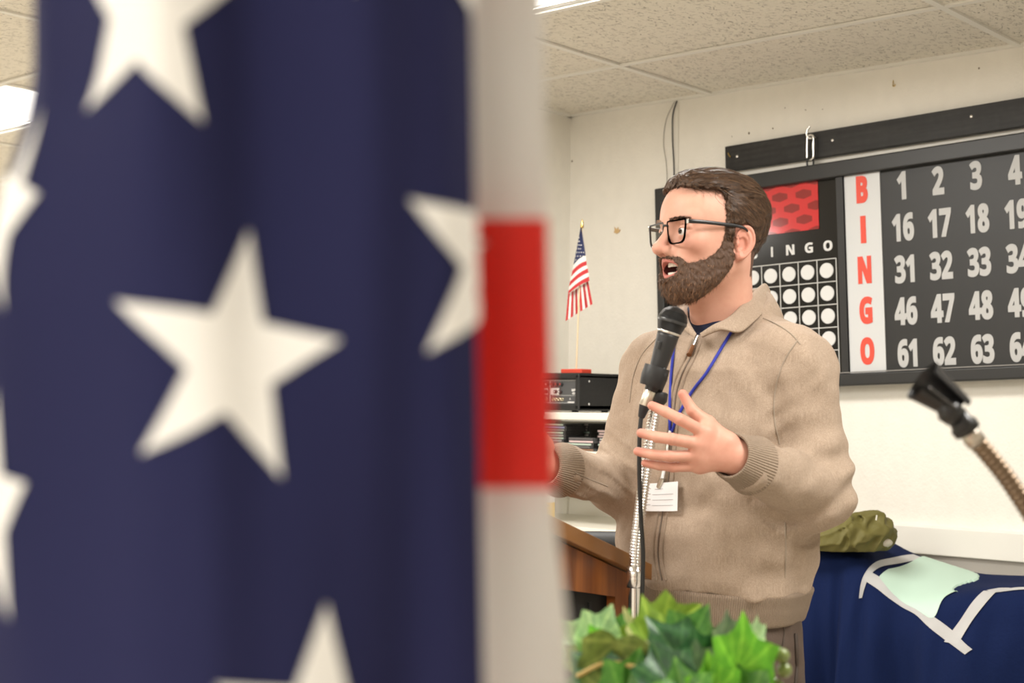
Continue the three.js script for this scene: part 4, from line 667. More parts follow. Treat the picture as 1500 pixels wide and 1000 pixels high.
// trunk: rows of [pixel row, centre column, half width, half depth, axis depth]
const TA = .80, tf = V(-Math.sin(TA), 0, Math.cos(TA)), ts = V(Math.cos(TA), 0, Math.sin(TA));    // forward, to his left
const ROWS = [[440, 1076, .050, .050, 2.68], [462, 1074, .080, .068, 2.68], [480, 1071, .132, .086, 2.665], [498, 1068, .170, .104, 2.655], [540, 1064, .192, .124, 2.64], [620, 1059, .198, .134, 2.63], [700, 1054, .196, .136, 2.625], [780, 1048, .196, .136, 2.62], [850, 1044, .190, .133, 2.62], [872, 1043, .184, .129, 2.62], [900, 1042, .176, .124, 2.62], [1000, 1040, .182, .13, 2.62]].map(([py, px, a, b, d]) => { const c = cs(px, py, d); return [c[1], c[0], c[2], a, b]; });
function rowAt(y) { let i = 1; while (i < ROWS.length - 1 && ROWS[i][0] > y) i++; const p = ROWS[Math.max(0, i - 2)], q = ROWS[i - 1], r = ROWS[i], s = ROWS[Math.min(ROWS.length - 1, i + 1)]; const t = clamp((q[0] - y) / (q[0] - r[0])), u = t * t * (3 - 2 * t) * .35 + t * .65; return [0, 1, 2, 3, 4].map((k) => mixn(q[k], r[k], u)); }
function trunk(x, y, z, off = 0) { const [, cx, cz, a, b] = rowAt(y); const dx = x - cx, dz = z - cz; const l = (dx * ts.x + dz * ts.z) / (a + off), f = (dx * tf.x + dz * tf.z) / (b + off); const k = Math.pow(Math.pow(Math.abs(l), 2.3) + Math.pow(Math.abs(f), 2.3), 1 / 2.3); return (k - 1) * Math.min(a, b) * .92; }
const YTOP = cs(1070, 452, 2.66)[1], YHEM = cs(1044, 852, 2.62)[1], YBOT = cs(1042, 897, 2.62)[1];
const nb = cs(1050, 452, 2.60), nb2 = cs(1060, 470, 2.645);
function armSDF(x, y, z, S, E, W, r) { return smin(cap(x, y, z, S, E, r[0], r[1]), cap(x, y, z, E, W, r[1] * .97, r[2]), .03); }
function sweaterSDF(x, y, z) {
  let d = trunk(x, y, z); d = Math.max(d, y - YTOP);
  d = smax(d, YHEM - .004 - y, .01);
  const aL = armSDF(x, y, z, SL, EL, WL, [.068, .059, .045]), aR = armSDF(x, y, z, SR, ER, WR, [.063, .049, .040]);
  d = smin(d, aR, .022); d = smin(d, Math.hypot(x - SL[0], y - SL[1], z - SL[2]) - .066, .03); d = smin(d, aL, .014);
  d = smin(d, cap(x, y, z, cs(1092, 468, 2.64), SL, .035, .055), .04); d = smin(d, cap(x, y, z, cs(1036, 478, 2.70), SR, .03, .052), .04);
  if (Math.abs(d) < .04) {
    const nearL = sstep(.17, .05, Math.hypot(x - EL[0], y - EL[1], z - EL[2])), nearR = sstep(.2, .06, Math.hypot(x - (ER[0] + WR[0]) / 2, y - ER[1], z - (ER[2] + WR[2]) / 2));
    const q = noise(x * 5, y * 5, z * 5 + 3) * .5;
    d += .0045 * noise(x * 9 + q, y * 6, z * 9) + .0018 * noise(x * 22, y * 17, z * 22);
    if (nearR > 0 && aR < .03) { const f = Math.sin((x * .8 + y * 1.05) * 150 + q * 3.2); d -= nearR * .0042 * Math.max(0, f) * sstep(.0, .03, y - ER[1] + .035); }
    if (nearL > 0 && aL < .03) { d += nearL * .0048 * Math.sin((x * .35 - y * 1.0) * 95 + q * 5 + z * 30); }
    const arm = aL < .03 ? 1 : 0; if (arm) d += .002 * noise(x * 14, y * 20 - x * 10, z * 14);
    // belly and side folds of the loose knit
    d += .003 * noise(x * 6 + y * 9, y * 14 - x * 5, z * 6 + 9) * sstep(-.05, -.4, y - .1);
  }
  // neck opening, dropping to a V at the front zip
  const nk = cap(x, y, z, [nb2[0], nb2[1] - .06, nb2[2]], [nb2[0] - .005, nb2[1] + .2, nb2[2]], .068, .072); d = smax(d, -nk, .006);
  const v = cap(x, y, z, cs(1026, 486, 2.51), cs(1040, 455, 2.55), .010, .046); d = smax(d, -v, .008);
  // arms end at the cuffs
  const cut = (W, E, o) => { const dx = W[0] - E[0], dy = W[1] - E[1], dz = W[2] - E[2], L = Math.hypot(dx, dy, dz); return ((x - W[0]) * dx + (y - W[1]) * dy + (z - W[2]) * dz) / L - o; };
  if (aL < .05 && Math.hypot(x - WL[0], y - WL[1], z - WL[2]) < .12) d = Math.max(d, Math.min(cut(WL, EL, .0), trunk(x, y, z) > 0 ? 9 : -9));
  if (aR < .05 && Math.hypot(x - WR[0], y - WR[1], z - WR[2]) < .12) d = Math.max(d, Math.min(cut(WR, ER, .0), trunk(x, y, z) > 0 ? 9 : -9));
  return d;
}
const knitTex = tex(512, 512, (x, y) => { const n = 20 * tn(x / 512, y / 512, 230) + 12 * tn(x / 512 + .3, y / 512, 110) + 2 * tn(x / 512, y / 512, 14); return [164 + n, 145 + n, 127 + n * .95]; }, true, [1, 1]);
const knitBump = tex(512, 512, (x, y) => 128 + 60 * tn(x / 512, y / 512, 220) + 40 * tn(x / 512, y / 512 + .4, 90), false);
const knit = mat(0xffffff, .95, { map: knitTex, bumpMap: knitBump, bumpScale: .0008, sheen: .2, sheenRoughness: .8, sheenColor: new THREE.Color().setRGB(.6, .52, .44) });
const swLo = [cs(880, 900, 2.7)[0] - .16, YHEM - .03, -2.92], swHi = [cs(1250, 900, 2.5)[0] + .06, YTOP + .02, -2.22];
const sweaterG = boxUV(toRoom(nets(sweaterSDF, swLo, swHi, .0062)), 5);
const sweater = part(man, 'sweater', sweaterG, knit, 'tan heathered quarter-zip knit sweater'); sweater.updateWorldMatrix(true, true);

// ribbed hem and cuffs, with their own rows of rib
const ribTex = tex(256, 64, (x, y) => { const r = Math.sin(x / 256 * 2 * Math.PI * 32); const n = 12 * tn(x / 256, y / 64, 80); return [153 + 9 * r + n, 135 + 8 * r + n, 117 + 8 * r + n]; }, true), ribBump = tex(256, 64, (x) => 128 + 110 * Math.sin(x / 256 * 2 * Math.PI * 32), false);
const ribMat = (u, v) => { const a = ribTex.clone(), b = ribBump.clone(); a.repeat.set(u, v); b.repeat.set(u, v); a.needsUpdate = b.needsUpdate = true; return mat(0xffffff, .95, { map: a, bumpMap: b, bumpScale: .002 }); };
{ const prof = [[0, -.002], [.04, .0015], [.10, .0025], [.3, .002], [.5, .0015], [.9, .0005], [.98, -.001], [1, -.006]];
  part(sweater, 'hem', toRoom(sheet(160, 30, (u, v) => { const th = u * 2 * Math.PI, y = mixn(YHEM + .004, YBOT, v), [, cx, cz, a, b] = rowAt(y); const o = pw(v, prof), c = Math.cos(th), s = Math.sin(th), r = 1 / Math.pow(Math.pow(Math.abs(c), 2.3) + Math.pow(Math.abs(s), 2.3), 1 / 2.3), wv = .0015 * Math.sin(th * 9); return V(cx + ts.x * c * r * (a + o + wv) + tf.x * s * r * (b + o + wv), y, cz + ts.z * c * r * (a + o + wv) + tf.z * s * r * (b + o + wv)); }, true)), ribMat(9, 1)); }
const frame = (A, B) => { const t = V(...B).sub(V(...A)).normalize(), n = V(0, 1, 0).addScaledVector(t, -t.y).normalize(); return [t, n, t.clone().cross(n)]; };
function cuff(E, W, r0, r1, len) { const [t, n, b] = frame(E, W), o = V(...W).addScaledVector(t, -len * .42);
  const pr = [[0, r0 - .002], [.06, r0 + .003], [.14, r0 + .0015], [.5, (r0 + r1) / 2], [.92, r1 + .001], [1, r1 - .0015], [.98, r1 - .005], [.7, r1 - .006]]; const L = pr.length - 1;
  part(sweater, 'cuff', toRoom(sheet(48, L * 3, (u, v) => { const f = v * L, i = Math.min(L - 1, Math.floor(f)), k = f - i; const x = mixn(pr[i][0], pr[i + 1][0], k), r = mixn(pr[i][1], pr[i + 1][1], k), th = u * 2 * Math.PI; return o.clone().addScaledVector(t, x * len).addScaledVector(n, Math.cos(th) * r).addScaledVector(b, Math.sin(th) * r); }, true)), ribMat(2, 1)); }
cuff(EL, WL, .0475, .0385, .066); cuff(ER, WR, .0465, .036, .062);

// collar: a band round the neck that folds outwards, open at the zip
{ const C = V(...cs(1065, 462, 2.655)); const ring = (th) => { const f = -Math.cos(th), l = Math.sin(th); return [f, l]; };  // th 0 = front
  const prof = [[.000, -.030], [-.004, .0], [-.003, .020], [.003, .026], [.012, .022], [.020, .004], [.026, -.014], [.024, -.019], [.017, -.012], [.012, .0]];
  part(sweater, 'collar', boxUV(toRoom(sheet(72, prof.length - 1, (u, v) => { const k = Math.round(v * (prof.length - 1)), th = mixn(-1.75, 1.75, u); const f = Math.cos(th + Math.PI) * -1, l = Math.sin(th); const back = (Math.cos(th) + 1) / 2;  // th=0 back
    const ends = sstep(.62, 1, Math.abs(u - .5) * 2); const rad = .0645 + prof[k][0] * mixn(1, 1.25, back) + .010 * (1 - back) ; const y = prof[k][1] * mixn(.95, .8, ends) + mixn(-.050, .026, Math.pow(back, .8)) + .002 * Math.sin(th * 4);
    return C.clone().addScaledVector(tf, -f * rad * 1.02 * mixn(1.16, 1, back)).addScaledVector(ts, l * rad * 1.06).add(V(0, y, 0)); })), 5), knit); }

{ const flap = (inn, out, thick) => { const ci = new THREE.CatmullRomCurve3(inn.map((a) => V(...cs(...a)))), co = new THREE.CatmullRomCurve3(out.map((a) => V(...cs(...a)))); const C = V(...cs(1066, 470, 2.66)); const prof = [[0, -.4], [-.04, .2], [0, .8], [.12, 1.15], [.4, 1.2], [.7, 1], [.95, .8], [1.02, .4], [1, -.2], [.9, -.5]];
    return boxUV(toRoom(sheet(40, prof.length - 1, (u, v) => { const [w, l] = prof[Math.round(v * (prof.length - 1))], a = ci.getPoint(u), b = co.getPoint(u), n = a.clone().add(b).multiplyScalar(.5).sub(C).setY(0).normalize().add(V(0, .35, 0)).normalize(); return a.lerp(b, w).addScaledVector(n, l * thick * mixn(1, .6, sstep(.8, 1, u))); })), 5); };
  part(sweater, 'collar_flap', flap([[1117, 416, 2.70], [1106, 426, 2.645], [1090, 443, 2.59], [1074, 460, 2.55], [1062, 469, 2.535], [1045, 477, 2.525], [1026, 489, 2.525]], [[1126, 428, 2.71], [1124, 444, 2.64], [1115, 460, 2.585], [1101, 474, 2.548], [1082, 487, 2.520], [1056, 484, 2.516], [1029, 494, 2.522]], .007), knit);
  part(sweater, 'collar_flap', flap([[1014, 432, 2.74], [1007, 446, 2.68], [1006, 460, 2.61], [1011, 475, 2.56], [1021, 490, 2.53]], [[1004, 436, 2.75], [994, 450, 2.69], [993, 466, 2.62], [1002, 482, 2.56], [1018, 496, 2.525]], .006), knit); }

// t-shirt in the neck opening
{ const f = (x, y, z) => { let d = trunk(x, y, z, -.004) + .004; d = smin(d, cap(x, y, z, [nb2[0], nb2[1] - .05, nb2[2]], [nb2[0], nb2[1] + .0, nb2[2]], .073, .071), .012); d = smax(d, y - mixn(cs(1020, 463, 2.56)[1], cs(1110, 432, 2.7)[1], sstep(-2.56, -2.73, z)), .003); d = Math.max(d, cs(0, 530, 2.55)[1] - y); return d; };
  const c = cs(1060, 480, 2.63); part(man, 't_shirt', boxUV(toRoom(nets(f, [c[0] - .13, c[1] - .07, c[2] - .13], [c[0] + .13, c[1] + .07, c[2] + .13], .004)), 6), mat([.010, .016, .048], .9, { bumpMap: knitBump, bumpScale: .0008 }), 'navy crew-neck t-shirt'); }

// skin: head, hands and the trunk and limbs inside the clothes, one mesh
{ const leg = (s) => [cs(1044 + s * 62, 985, 2.62 - s * .09)]; const hipL = cs(1090, 960, 2.56), hipR = cs(1000, 960, 2.69), down = upC.clone().negate(); const off = (p, y, x = 0, z = 0) => { const h = V(...p).applyMatrix4(TOWORLD).y; const q = V(...p).addScaledVector(down, h - y); return [q.x + x, q.y, q.z + z]; };
  const kL = off(hipL, .5, .01, .02), aLk = off(hipL, .09, .0, .0), kR = off(hipR, .5, -.01, .02), aRk = off(hipR, .09, -.01, 0);
  const core = (x, y, z) => { let d = Math.max(trunk(x, y, z) + .022, y - cs(0, 500, 2.65)[1]); d = smin(d, armSDF(x, y, z, SL, EL, LH.wrist[0], [.046, .04, .026]), .02); d = smin(d, armSDF(x, y, z, SR, ER, RH.wrist[0], [.044, .04, .025]), .02); d = smin(d, cap(x, y, z, cs(1070, 500, 2.66), cs(1070, 470, 2.665), .058, .056), .02); const lf = Math.min(smin(cap(x, y, z, hipL, kL, .075, .05), cap(x, y, z, kL, aLk, .05, .034), .03), smin(cap(x, y, z, hipR, kR, .075, .05), cap(x, y, z, kR, aRk, .05, .034), .03)); return smin(d, lf, .03); };
  const lo = [swLo[0], Math.min(aLk[1], aRk[1]) - .06, swLo[2]], hi = swHi; const cg = nets(core, lo, hi, .014, () => SKIN);
  const body = part(man, 'body', toRoom(merge([headG, lhG, rhG, cg])), mat(0xffffff, .48, { vertexColors: true, sheen: .15, specularIntensity: .5 }), 'bearded man with short brown hair'); man.userData.bodyPart = undefined; delete man.userData.bodyPart;
  // trousers
  const tr = (x, y, z) => { let d = Math.max(trunk(x, y, z, .0) + .006, y - YBOT - .03, hipL[1] - .1 - y); const lf = Math.min(smin(cap(x, y, z, hipL, kL, .098, .074), cap(x, y, z, kL, aLk, .072, .062), .03), smin(cap(x, y, z, hipR, kR, .098, .074), cap(x, y, z, kR, aRk, .072, .062), .03)); d = smin(d, Math.max(lf, y - YBOT), .03); d = Math.max(d, y - YBOT - .02); if (Math.abs(d) < .03) d += .004 * noise(x * 9, y * 7, z * 9) + .002 * noise(x * 25, y * 25, z * 25); return d; };
  const trousers = part(man, 'trousers', boxUV(toRoom(nets(tr, lo, [hi[0], YBOT + .05, hi[2]], .010)), 5), mat([.085, .058, .043], .85, { bumpMap: knitBump, bumpScale: .0006 }), 'dark brown trousers'); trousers.updateWorldMatrix(true, true);
  const T = (l, n = 20, lift = .001) => splinePath(l, n).map(([x, y]) => onMesh(tr, x, y, lift, 2.5));
  part(trousers, 'belt_edge', tube(T([[1018, 899], [1040, 904], [1065, 905], [1090, 901]], 14, .002), .006, 30, 8), mat([.012, .011, .011], .4), 'black leather belt edge');
  part(trousers, 'pocket_seam', tube(T([[1148, 900], [1148, 930], [1143, 955], [1120, 962]]), .0018, 30, 6), mat([.07, .05, .038], .85)); part(trousers, 'side_zip', tube(T([[1165, 928], [1167, 960], [1165, 1000], [1163, 1030]]), .004, 30, 6), mat([.05, .035, .026], .7));
  for (const [a, s] of [[aLk, 1], [aRk, -1]]) { const p = V(...a).applyMatrix4(TOWORLD); p.y = 0; const f = tf.clone().applyMatrix4(new THREE.Matrix4().extractRotation(TOWORLD)).setY(0).normalize(), sd = V(-f.z, 0, f.x); const sh = (x, y, z) => { const q = V(x - p.x, y, z - p.z), l = q.dot(f), w = q.dot(sd); let d = smin(ell(l - .05, y - .03, w, .15, .042, .048), cap(l, y, w, [-.02, .05, 0], [-.01, .1, 0], .046, .044), .03); return Math.max(d, .002 - y); }; part(man, 'shoe', nets(sh, [p.x - .22, -.01, p.z - .22], [p.x + .22, .16, p.z + .22], .008), mat([.03, .022, .016], .5)); }
}

// eyes, teeth, tongue
const inHead = (g) => toRoom(g.applyMatrix4(HM));
for (const s of [-1, 1]) { const e = part(man, 'eye', inHead(new THREE.SphereGeometry(.0122, 28, 20).translate(.0805, -.0025, s * .0325)), mat([.78, .74, .71], .15)); const look = V(1, -.02, -.10).normalize(); const iris = (r, o, m, nme) => part(e, nme, inHead(new THREE.SphereGeometry(.0125, 24, 10, 0, Math.PI * 2, 0, r).applyQuaternion(new THREE.Quaternion().setFromUnitVectors(V(0, 1, 0), look)).translate(.0805 + o, -.0025, s * .0325)), m); iris(.46, .0001, mat([.05, .035, .025], .12), 'iris'); iris(.2, .0002, mat([.004, .004, .004], .1), 'pupil'); }
{ const toothM = mat([.80, .76, .66], .25); const row = (y, n, r0, h, lab) => { for (let k = 0; k < n; k++) { const a = ((k + .5) / n - .5) * 1.9, x = .0705 + .0195 * Math.cos(a), z = .0185 * Math.sin(a); part(man, 'tooth', inHead(new RoundedBoxGeometry(.004, h, .0052, 2, .0014).rotateY(-a).translate(x, y, z)), toothM); } }; row(-.0600, 8, 0, .0088); row(-.0775, 8, 0, .0070); part(man, 'tongue', inHead(new THREE.SphereGeometry(.012, 16, 10).scale(1.2, .4, 1).translate(.070, -.0775, 0)), mat([.5, .16, .15], .35)); }

// hair and beard: a soft shell with fine strands over it
const HAIRC = [lin(66, 50, 39), lin(90, 67, 50), lin(116, 88, 66), lin(50, 38, 31)], BEARDC = [lin(104, 74, 53), lin(126, 90, 64), lin(80, 58, 43), lin(150, 112, 82)];
const hairT = (x, y, z) => mixn(.0045, .011, sstep(.0, .085, y)) * sstep(-.09, -.04, y) + .004 * sstep(.04, .09, y) * sstep(-.02, .06, x) + .0028 * noise(x * 14, y * 45, z * 95) ;
const hairSDF = (x, y, z) => smax(faceSDF(x, y, z) - hairT(x, y, z), hairR(x, y, z) * .9, .010);
const beardT = (x, y, z) => mixn(.0025, .0085, sstep(.0, .05, x) * sstep(-.05, -.10, y)) * sstep(.01, -.05, y) + .0012 + .0015 * noise(x * 140, y * 90, z * 140);
const beardSDF = (x, y, z) => smax(smin(faceSDF(x, y, z), cap(x, y, z, neckTop, neckBase, .054, .062), .03) - beardT(x, y, z), beardR(x, y, z) * .9, .005);
function strands(geo, sdf, n, dirFn, lenFn, wid, cols, seed, lift, droop = 0) {
  const r = rng(seed), p = geo.attributes.position, ix = geo.index.array, nt = ix.length / 3, cum = new Float32Array(nt); let s = 0; const a = V(), b = V(), c = V();
  for (let i = 0; i < nt; i++) { a.fromBufferAttribute(p, ix[i * 3]); b.fromBufferAttribute(p, ix[i * 3 + 1]); c.fromBufferAttribute(p, ix[i * 3 + 2]); s += b.clone().sub(a).cross(c.clone().sub(a)).length(); cum[i] = s; }
  const pos = [], nor = [], col = [], idx = [], e = .0012; const grad = (q) => V(sdf(q.x + e, q.y, q.z) - sdf(q.x - e, q.y, q.z), sdf(q.x, q.y + e, q.z) - sdf(q.x, q.y - e, q.z), sdf(q.x, q.y, q.z + e) - sdf(q.x, q.y, q.z - e)).normalize();
  for (let k = 0; k < n; k++) {
    const t = r() * s; let lo = 0, hi = nt - 1; while (lo < hi) { const m = (lo + hi) >> 1; cum[m] < t ? lo = m + 1 : hi = m; }
    a.fromBufferAttribute(p, ix[lo * 3]); b.fromBufferAttribute(p, ix[lo * 3 + 1]); c.fromBufferAttribute(p, ix[lo * 3 + 2]); let u = r(), v = r(); if (u + v > 1) { u = 1 - u; v = 1 - v; } const q = a.clone().addScaledVector(b.clone().sub(a), u).addScaledVector(c.clone().sub(a), v);
    let nm = grad(q); const d0 = dirFn(q, nm, r); if (!d0) continue; const L = lenFn(q) * (.6 + .8 * r()), S = 4; let d = d0; const base = pos.length / 3, cc = mix3(cols[(r() * cols.length) | 0], cols[(r() * cols.length) | 0], r()), up0 = lift * r(); const kk = .8 + .4 * r();
    const w = wid * (.7 + .6 * r()); const x = q.clone().addScaledVector(nm, -.0012);
    for (let i = 0; i <= S; i++) { const side = d.clone().cross(nm).normalize(), ww = w * (i === S ? .15 : 1 - .5 * i / S); for (const sg of [-1, 1]) { pos.push(x.x + side.x * ww * sg, x.y + side.y * ww * sg, x.z + side.z * ww * sg); nor.push(nm.x, nm.y, nm.z); col.push(cc[0] * kk, cc[1] * kk, cc[2] * kk); } if (i < S) { const o = base + i * 2; idx.push(o, o + 1, o + 3, o, o + 3, o + 2); x.addScaledVector(d, L / S); if (droop >= 0) { const f = sdf(x.x, x.y, x.z); nm = grad(x); const want = up0 * (i + 1) / S; x.addScaledVector(nm, clamp(want - f, -.01, .01)); d = d.clone().addScaledVector(nm, -d.dot(nm)).normalize(); } } }
  }
  const g = new THREE.BufferGeometry(); g.setAttribute('position', new THREE.Float32BufferAttribute(pos, 3)); g.setAttribute('normal', new THREE.Float32BufferAttribute(nor, 3)); g.setAttribute('color', new THREE.Float32BufferAttribute(col, 3)); g.setIndex(idx); return g;
}
const strandMat = mat(0xffffff, .42, { vertexColors: true, specularIntensity: .7 });
{ const g = nets(hairSDF, [-.135, -.1, -.1], [.1, .145, .1], .003);
  const st = strands(g, hairSDF, 21000, (q, n, r) => { const top = sstep(.045, .085, q.y); const d = V(-1, mixn(-.75, .05, top) + (r() - .5) * .3, (q.z > 0 ? .1 : -.1) + mixn(0, -.55, top) * sstep(-.06, .03, q.x) + (r() - .5) * .35); if (q.y < .03 && q.x > -.01) d.set(-.25, -1, (r() - .5) * .2); if (q.x < -.05 && q.y < .04) d.set(-.15 + (r() - .5) * .3, -1, (r() - .5) * .3); return d.addScaledVector(n, -d.dot(n)).normalize(); }, (q) => mixn(.012, .034, sstep(.03, .09, q.y)), .00042, HAIRC, 77, .0035);
  const h = part(man, 'hair', inHead(g), mat(HAIRC[1].map((v) => v * .8), .6), 'short brown hair combed back'); const o = part(h, 'hair_strands', inHead(st), strandMat); o.userData.kind = 'stuff'; }
{ const g = nets(beardSDF, [-.02, -.145, -.085], [.125, .03, .085], .0028);
  const st = strands(g, beardSDF, 12500, (q, n, r) => { const d = V(.25, -1, (r() - .5) * .7); if (q.x > .085 && q.y > -.06) d.set(.15, -.7, Math.sign(q.z) * .8 + (r() - .5) * .5); d.addScaledVector(n, -d.dot(n)).normalize(); return d.addScaledVector(n, .12 + .25 * r()).normalize(); }, (q) => mixn(.004, .009, sstep(-.03, -.09, q.y)), .00030, BEARDC, 31, .002, -1);
  const st2 = strands(g, faceSDF, 5200, (q, n, r) => { q.y += .011 * r(); q.x += .004 * (r() - .3); for (let i = 0; i < 3; i++) { const f = faceSDF(q.x, q.y, q.z), e = .001; q.addScaledVector(V(faceSDF(q.x + e, q.y, q.z) - f, faceSDF(q.x, q.y + e, q.z) - f, faceSDF(q.x, q.y, q.z + e) - f).normalize(), -f); } const b = beardR(q.x, q.y, q.z); if (b < -.0005 || b > .0075 * r() || q.x > .088 || q.y > .0) return null; const d = V(.3, -1, (r() - .5) * .6); return d.addScaledVector(n, -d.dot(n)).normalize().addScaledVector(n, .15).normalize(); }, () => .0048, .00026, BEARDC, 58, .001, -1);
  const h = part(man, 'beard', inHead(g), mat(BEARDC[2], .7), 'full short brown beard'); const o = part(h, 'beard_strands', inHead(merge([st, st2])), strandMat); o.userData.kind = 'stuff'; }
{ const r = rng(9), pts = []; const geo = []; for (const s of [-1, 1]) for (let k = 0; k < 170; k++) { const t = r(), z = s * mixn(.012, .052, t), y = .0165 + .003 * Math.sin(t * 2.6) + (r() - .5) * mixn(.008, .003, t); let x = .12; for (let i = 0; i < 24; i++) { const f = faceSDF(x, y, z); x -= f * .8; } geo.push([V(x, y, z), V(.35, .25, s * 1)]); }
  const pos = [], nor = [], col = [], idx = []; for (const [q, d] of geo) { d.normalize(); const L = .006 + .004 * r(), c = BEARDC[(r() * 4) | 0], b = pos.length / 3, e = q.clone().addScaledVector(d, L).add(V(-.001, 0, 0)); for (const [w, h] of [[q, .0004], [e, .0001]]) for (const sg of [-1, 1]) { pos.push(w.x + .0004, w.y + h * sg, w.z); nor.push(1, .1, 0); col.push(...c); } idx.push(b, b + 1, b + 3, b, b + 3, b + 2); }
  const g = new THREE.BufferGeometry(); g.setAttribute('position', new THREE.Float32BufferAttribute(pos, 3)); g.setAttribute('normal', new THREE.Float32BufferAttribute(nor, 3)); g.setAttribute('color', new THREE.Float32BufferAttribute(col, 3)); g.setIndex(idx); const o = part(man, 'eyebrows', inHead(g), strandMat); o.userData.kind = 'stuff'; }

// zip, seams and pocket on the sweater
const onSw = (l, n = 24, lift = .0012) => splinePath(l, n).map(([x, y]) => onMesh(sweaterSDF, x, y, lift, 2.52));
const ZIP = [[1022, 497], [1012, 523], [999, 548], [991, 575], [987, 610], [983, 660], [977, 720], [970, 757], [964, 800], [966, 830], [970, 850]];
const seamMat = mat([.33, .27, .21], .95);
const shift = (l, dx) => l.map(([x, y]) => [x + dx, y]);
part(sweater, 'zip_teeth', tube(onSw(shift(ZIP, 0), 40, .0006), .0016, 80, 6), mat([.16, .12, .09], .6), 'closed zip');
for (const dx of [-7, 6]) part(sweater, 'zip_piping', tube(onSw(shift(ZIP, dx), 40, .0002), .0028, 80, 8), knit);
{ const a = P(1007, 494, 2.49), z0 = onMesh(sweaterSDF, 1022, 495, .004), z1 = onMesh(sweaterSDF, 1018, 508, .005), z2 = onMesh(sweaterSDF, 1012, 523, .006); const pull = part(sweater, 'zip_pull', tube([z0, z1], .0035, 8, 8), steel, 'steel zip pull'); part(pull, 'leather_tab', tube([z1, z2], (t) => .0035 + .0015 * t, 8, 8), mat([.18, .07, .02], .6), 'brown leather tab'); }
for (const s of [[[1118, 466], [1140, 476], [1160, 490], [1172, 504]], [[1168, 498], [1148, 530], [1136, 570], [1134, 610], [1142, 650]], [[1150, 765], [1151, 800], [1150, 846]], [[960, 497], [940, 520], [928, 550], [922, 590]], [[838, 690], [860, 700], [890, 712]]]) part(sweater, 'seam', tube(onSw(s, 20, .0002), .0013, 40, 6), seamMat);

// glasses: worn by him, a thing of their own
{ const gp = V(.1, 0, 0).applyMatrix4(HM).applyMatrix4(TOWORLD); const G = thing('eyeglasses', 'black rectangular eyeglasses worn by the bearded man', 'glasses', gp);
  const fm = mat([.009, .009, .010], .32);
  const rim = (k, sh = new THREE.Shape()) => { const w = .0275 - k, t = .0205 - k, b = -.0215 + k; sh.moveTo(-w + .003, t); sh.lineTo(w - .002, t + .0005); sh.quadraticCurveTo(w + .0015, t, w + .0012, t - .006); sh.lineTo(w - .0025, b + .011); sh.quadraticCurveTo(w - .006, b, w - .016, b); sh.lineTo(-w + .017, b); sh.quadraticCurveTo(-w + .005, b, -w + .0025, b + .012); sh.lineTo(-w - .0005, t - .005); sh.quadraticCurveTo(-w, t, -w + .003, t); return sh; };
  for (const s of [-1, 1]) {
    const turn = (g) => inHead((s < 0 ? g.scale(-1, 1, 1) : g).rotateY(Math.PI / 2).rotateY(-s * .07).translate(.098, -.0045, s * .0345));
    const sh = rim(0); sh.holes.push(rim(.0019, new THREE.Path())); const rg = new THREE.ExtrudeGeometry(sh, { depth: .0022, bevelEnabled: true, bevelSize: .0005, bevelThickness: .0005, bevelSegments: 2, curveSegments: 10 });
    if (s < 0) { const ix = rg.index; } const fr = part(G, 'rim', turn(rg), fm); 
    part(fr, 'lens', turn(new THREE.ExtrudeGeometry(rim(.0020), { depth: .001, bevelEnabled: false, curveSegments: 10 }).translate(0, 0, .001)), mat([1, 1, 1], .02, { transmission: 1, thickness: 0, ior: 1.35 }));
    const tp = new THREE.CatmullRomCurve3([V(.0985, .0105, s * .0625), V(.094, .0105, s * .0680), V(.07, .0100, s * .0740), V(.03, .0080, s * .0785), V(.0, .0060, s * .0805), V(-.014, .0020, s * .082), V(-.028, -.014, s * .081)]);
    const arm = part(G, 'temple', inHead(sheet(8, 40, (u, v) => { const p = tp.getPoint(v), hh = mixn(.0040, .0026, v), k = u * 2 * Math.PI; return p.add(V(0, Math.sin(k) * hh, Math.cos(k) * .0013)); }, true)), fm);
    part(arm, 'hinge', inHead(new RoundedBoxGeometry(.0025, .0085, .005, 2, .0008).translate(.0965, .0105, s * .0665)), steel, 'silver hinge plate');
  }
  part(G, 'bridge', inHead(tube([V(.1, .0075, -.0085), V(.1035, .0095, -.003), V(.1035, .0095, .003), V(.1, .0075, .0085)], .0019, 20, 8)), fm);
}
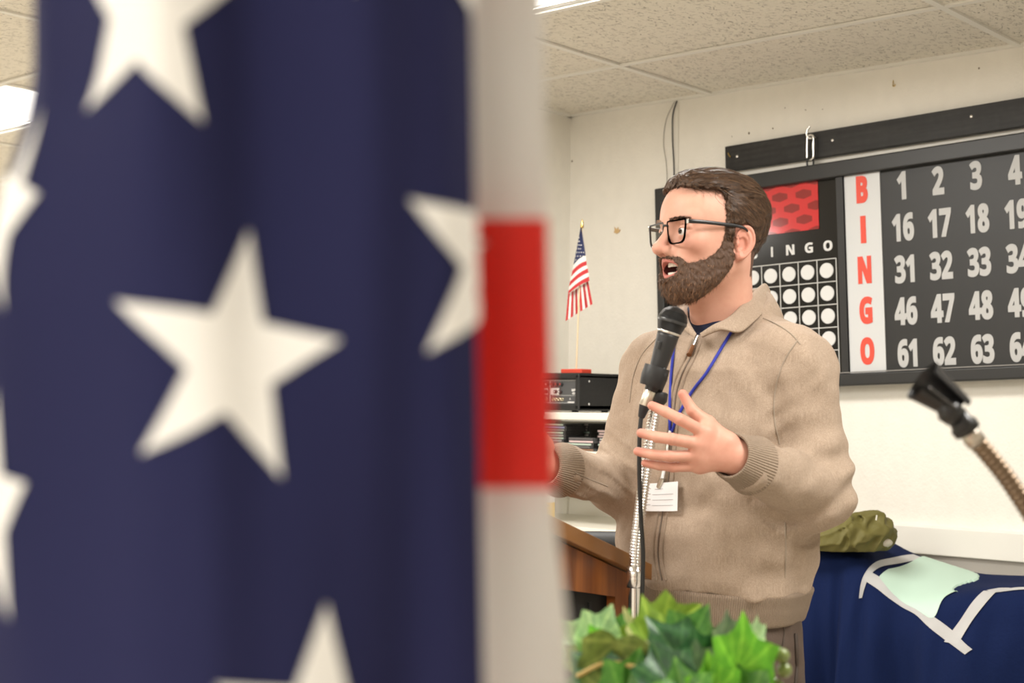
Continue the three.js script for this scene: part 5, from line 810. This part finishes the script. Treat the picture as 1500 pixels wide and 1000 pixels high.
// lanyard with name badge
{ const bp = onMesh(sweaterSDF, 975, 727, .004); const L = thing('name_badge', 'white name badge in a clear sleeve on a blue lanyard', 'badge', bp); const blue = mat([.018, .03, .33], .7);
  part(L, 'cord', tube(splinePath([[1073, 486], [1062, 503], [1040, 540], [1012, 578], [994, 610], [985, 632]], 40).map(([x, y]) => onMesh(sweaterSDF, x, y, .0025)), .0027, 80, 8), blue, 'blue cord'); part(L, 'cord', tube(splinePath([[991, 488], [987, 520], [984, 560], [982, 600], [983, 632]], 40).map(([x, y]) => onMesh(sweaterSDF, x, y, .0025)), .0027, 80, 8), blue, 'blue cord');
  const a = onMesh(sweaterSDF, 984, 630, .003), b = onMesh(sweaterSDF, 981, 646, .004), c = onMesh(sweaterSDF, 979, 668, .005), d = onMesh(sweaterSDF, 972, 700, .006), e = onMesh(sweaterSDF, 968, 713, .007);
  part(L, 'crimp', tube([a, b], .0035, 8, 8), mat([.75, .74, .72], .4)); part(L, 'swivel', tube([b, c], .0028, 8, 8), steel); part(L, 'clip_strap', tube([c, d], .003, 8, 8), mat([.7, .7, .7], .3)); const clip = part(L, 'clip', tube([d, e], (t) => .0055 - .001 * t, 8, 8), mat([.7, .66, .58], .3, { metalness: 1 }), 'nickel bulldog clip');
  const tl = onMesh(sweaterSDF, 945, 706, .010), trr = onMesh(sweaterSDF, 1003, 703, .010), bl = onMesh(sweaterSDF, 944, 750, .012), br = onMesh(sweaterSDF, 1001, 753, .012);
  const cardAt = (u, v, o) => { const p = tl.clone().multiplyScalar((1 - u) * (1 - v)).addScaledVector(trr, u * (1 - v)).addScaledVector(bl, (1 - u) * v).addScaledVector(br, u * v); return p.addScaledVector(FWD, -o - .004 * Math.sin(u * Math.PI)); };
  part(L, 'card', sheet(10, 8, (u, v) => cardAt(.0 + u * .94, .02 + v * .93, 0)), mat([.84, .84, .85], .4), 'white card');
  for (const [v, u0, u1] of [[.22, .36, .56], [.4, .3, .82], [.58, .3, .82], [.76, .3, .82]]) part(L, 'printed_line', tube([cardAt(u0, v, .0009), cardAt((u0 + u1) / 2, v, .0009), cardAt(u1, v, .0009)], .0004, 6, 4), mat([.35, .35, .37], .6));
  for (const v of [.22, .4, .58, .76]) part(L, 'printed_word', tube([cardAt(.06, v - .03, .0008), cardAt(.25, v - .03, .0008)], .0008, 3, 4), mat([.45, .45, .47], .6));
  part(L, 'sleeve', sheet(10, 8, (u, v) => cardAt(-.02 + u * 1.04, -.03 + v * 1.06, .0022)), mat([1, 1, 1], .08, { transmission: 1, thickness: 0, ior: 1.3 }), 'clear plastic sleeve');
}
renderer.render(scene, camera);
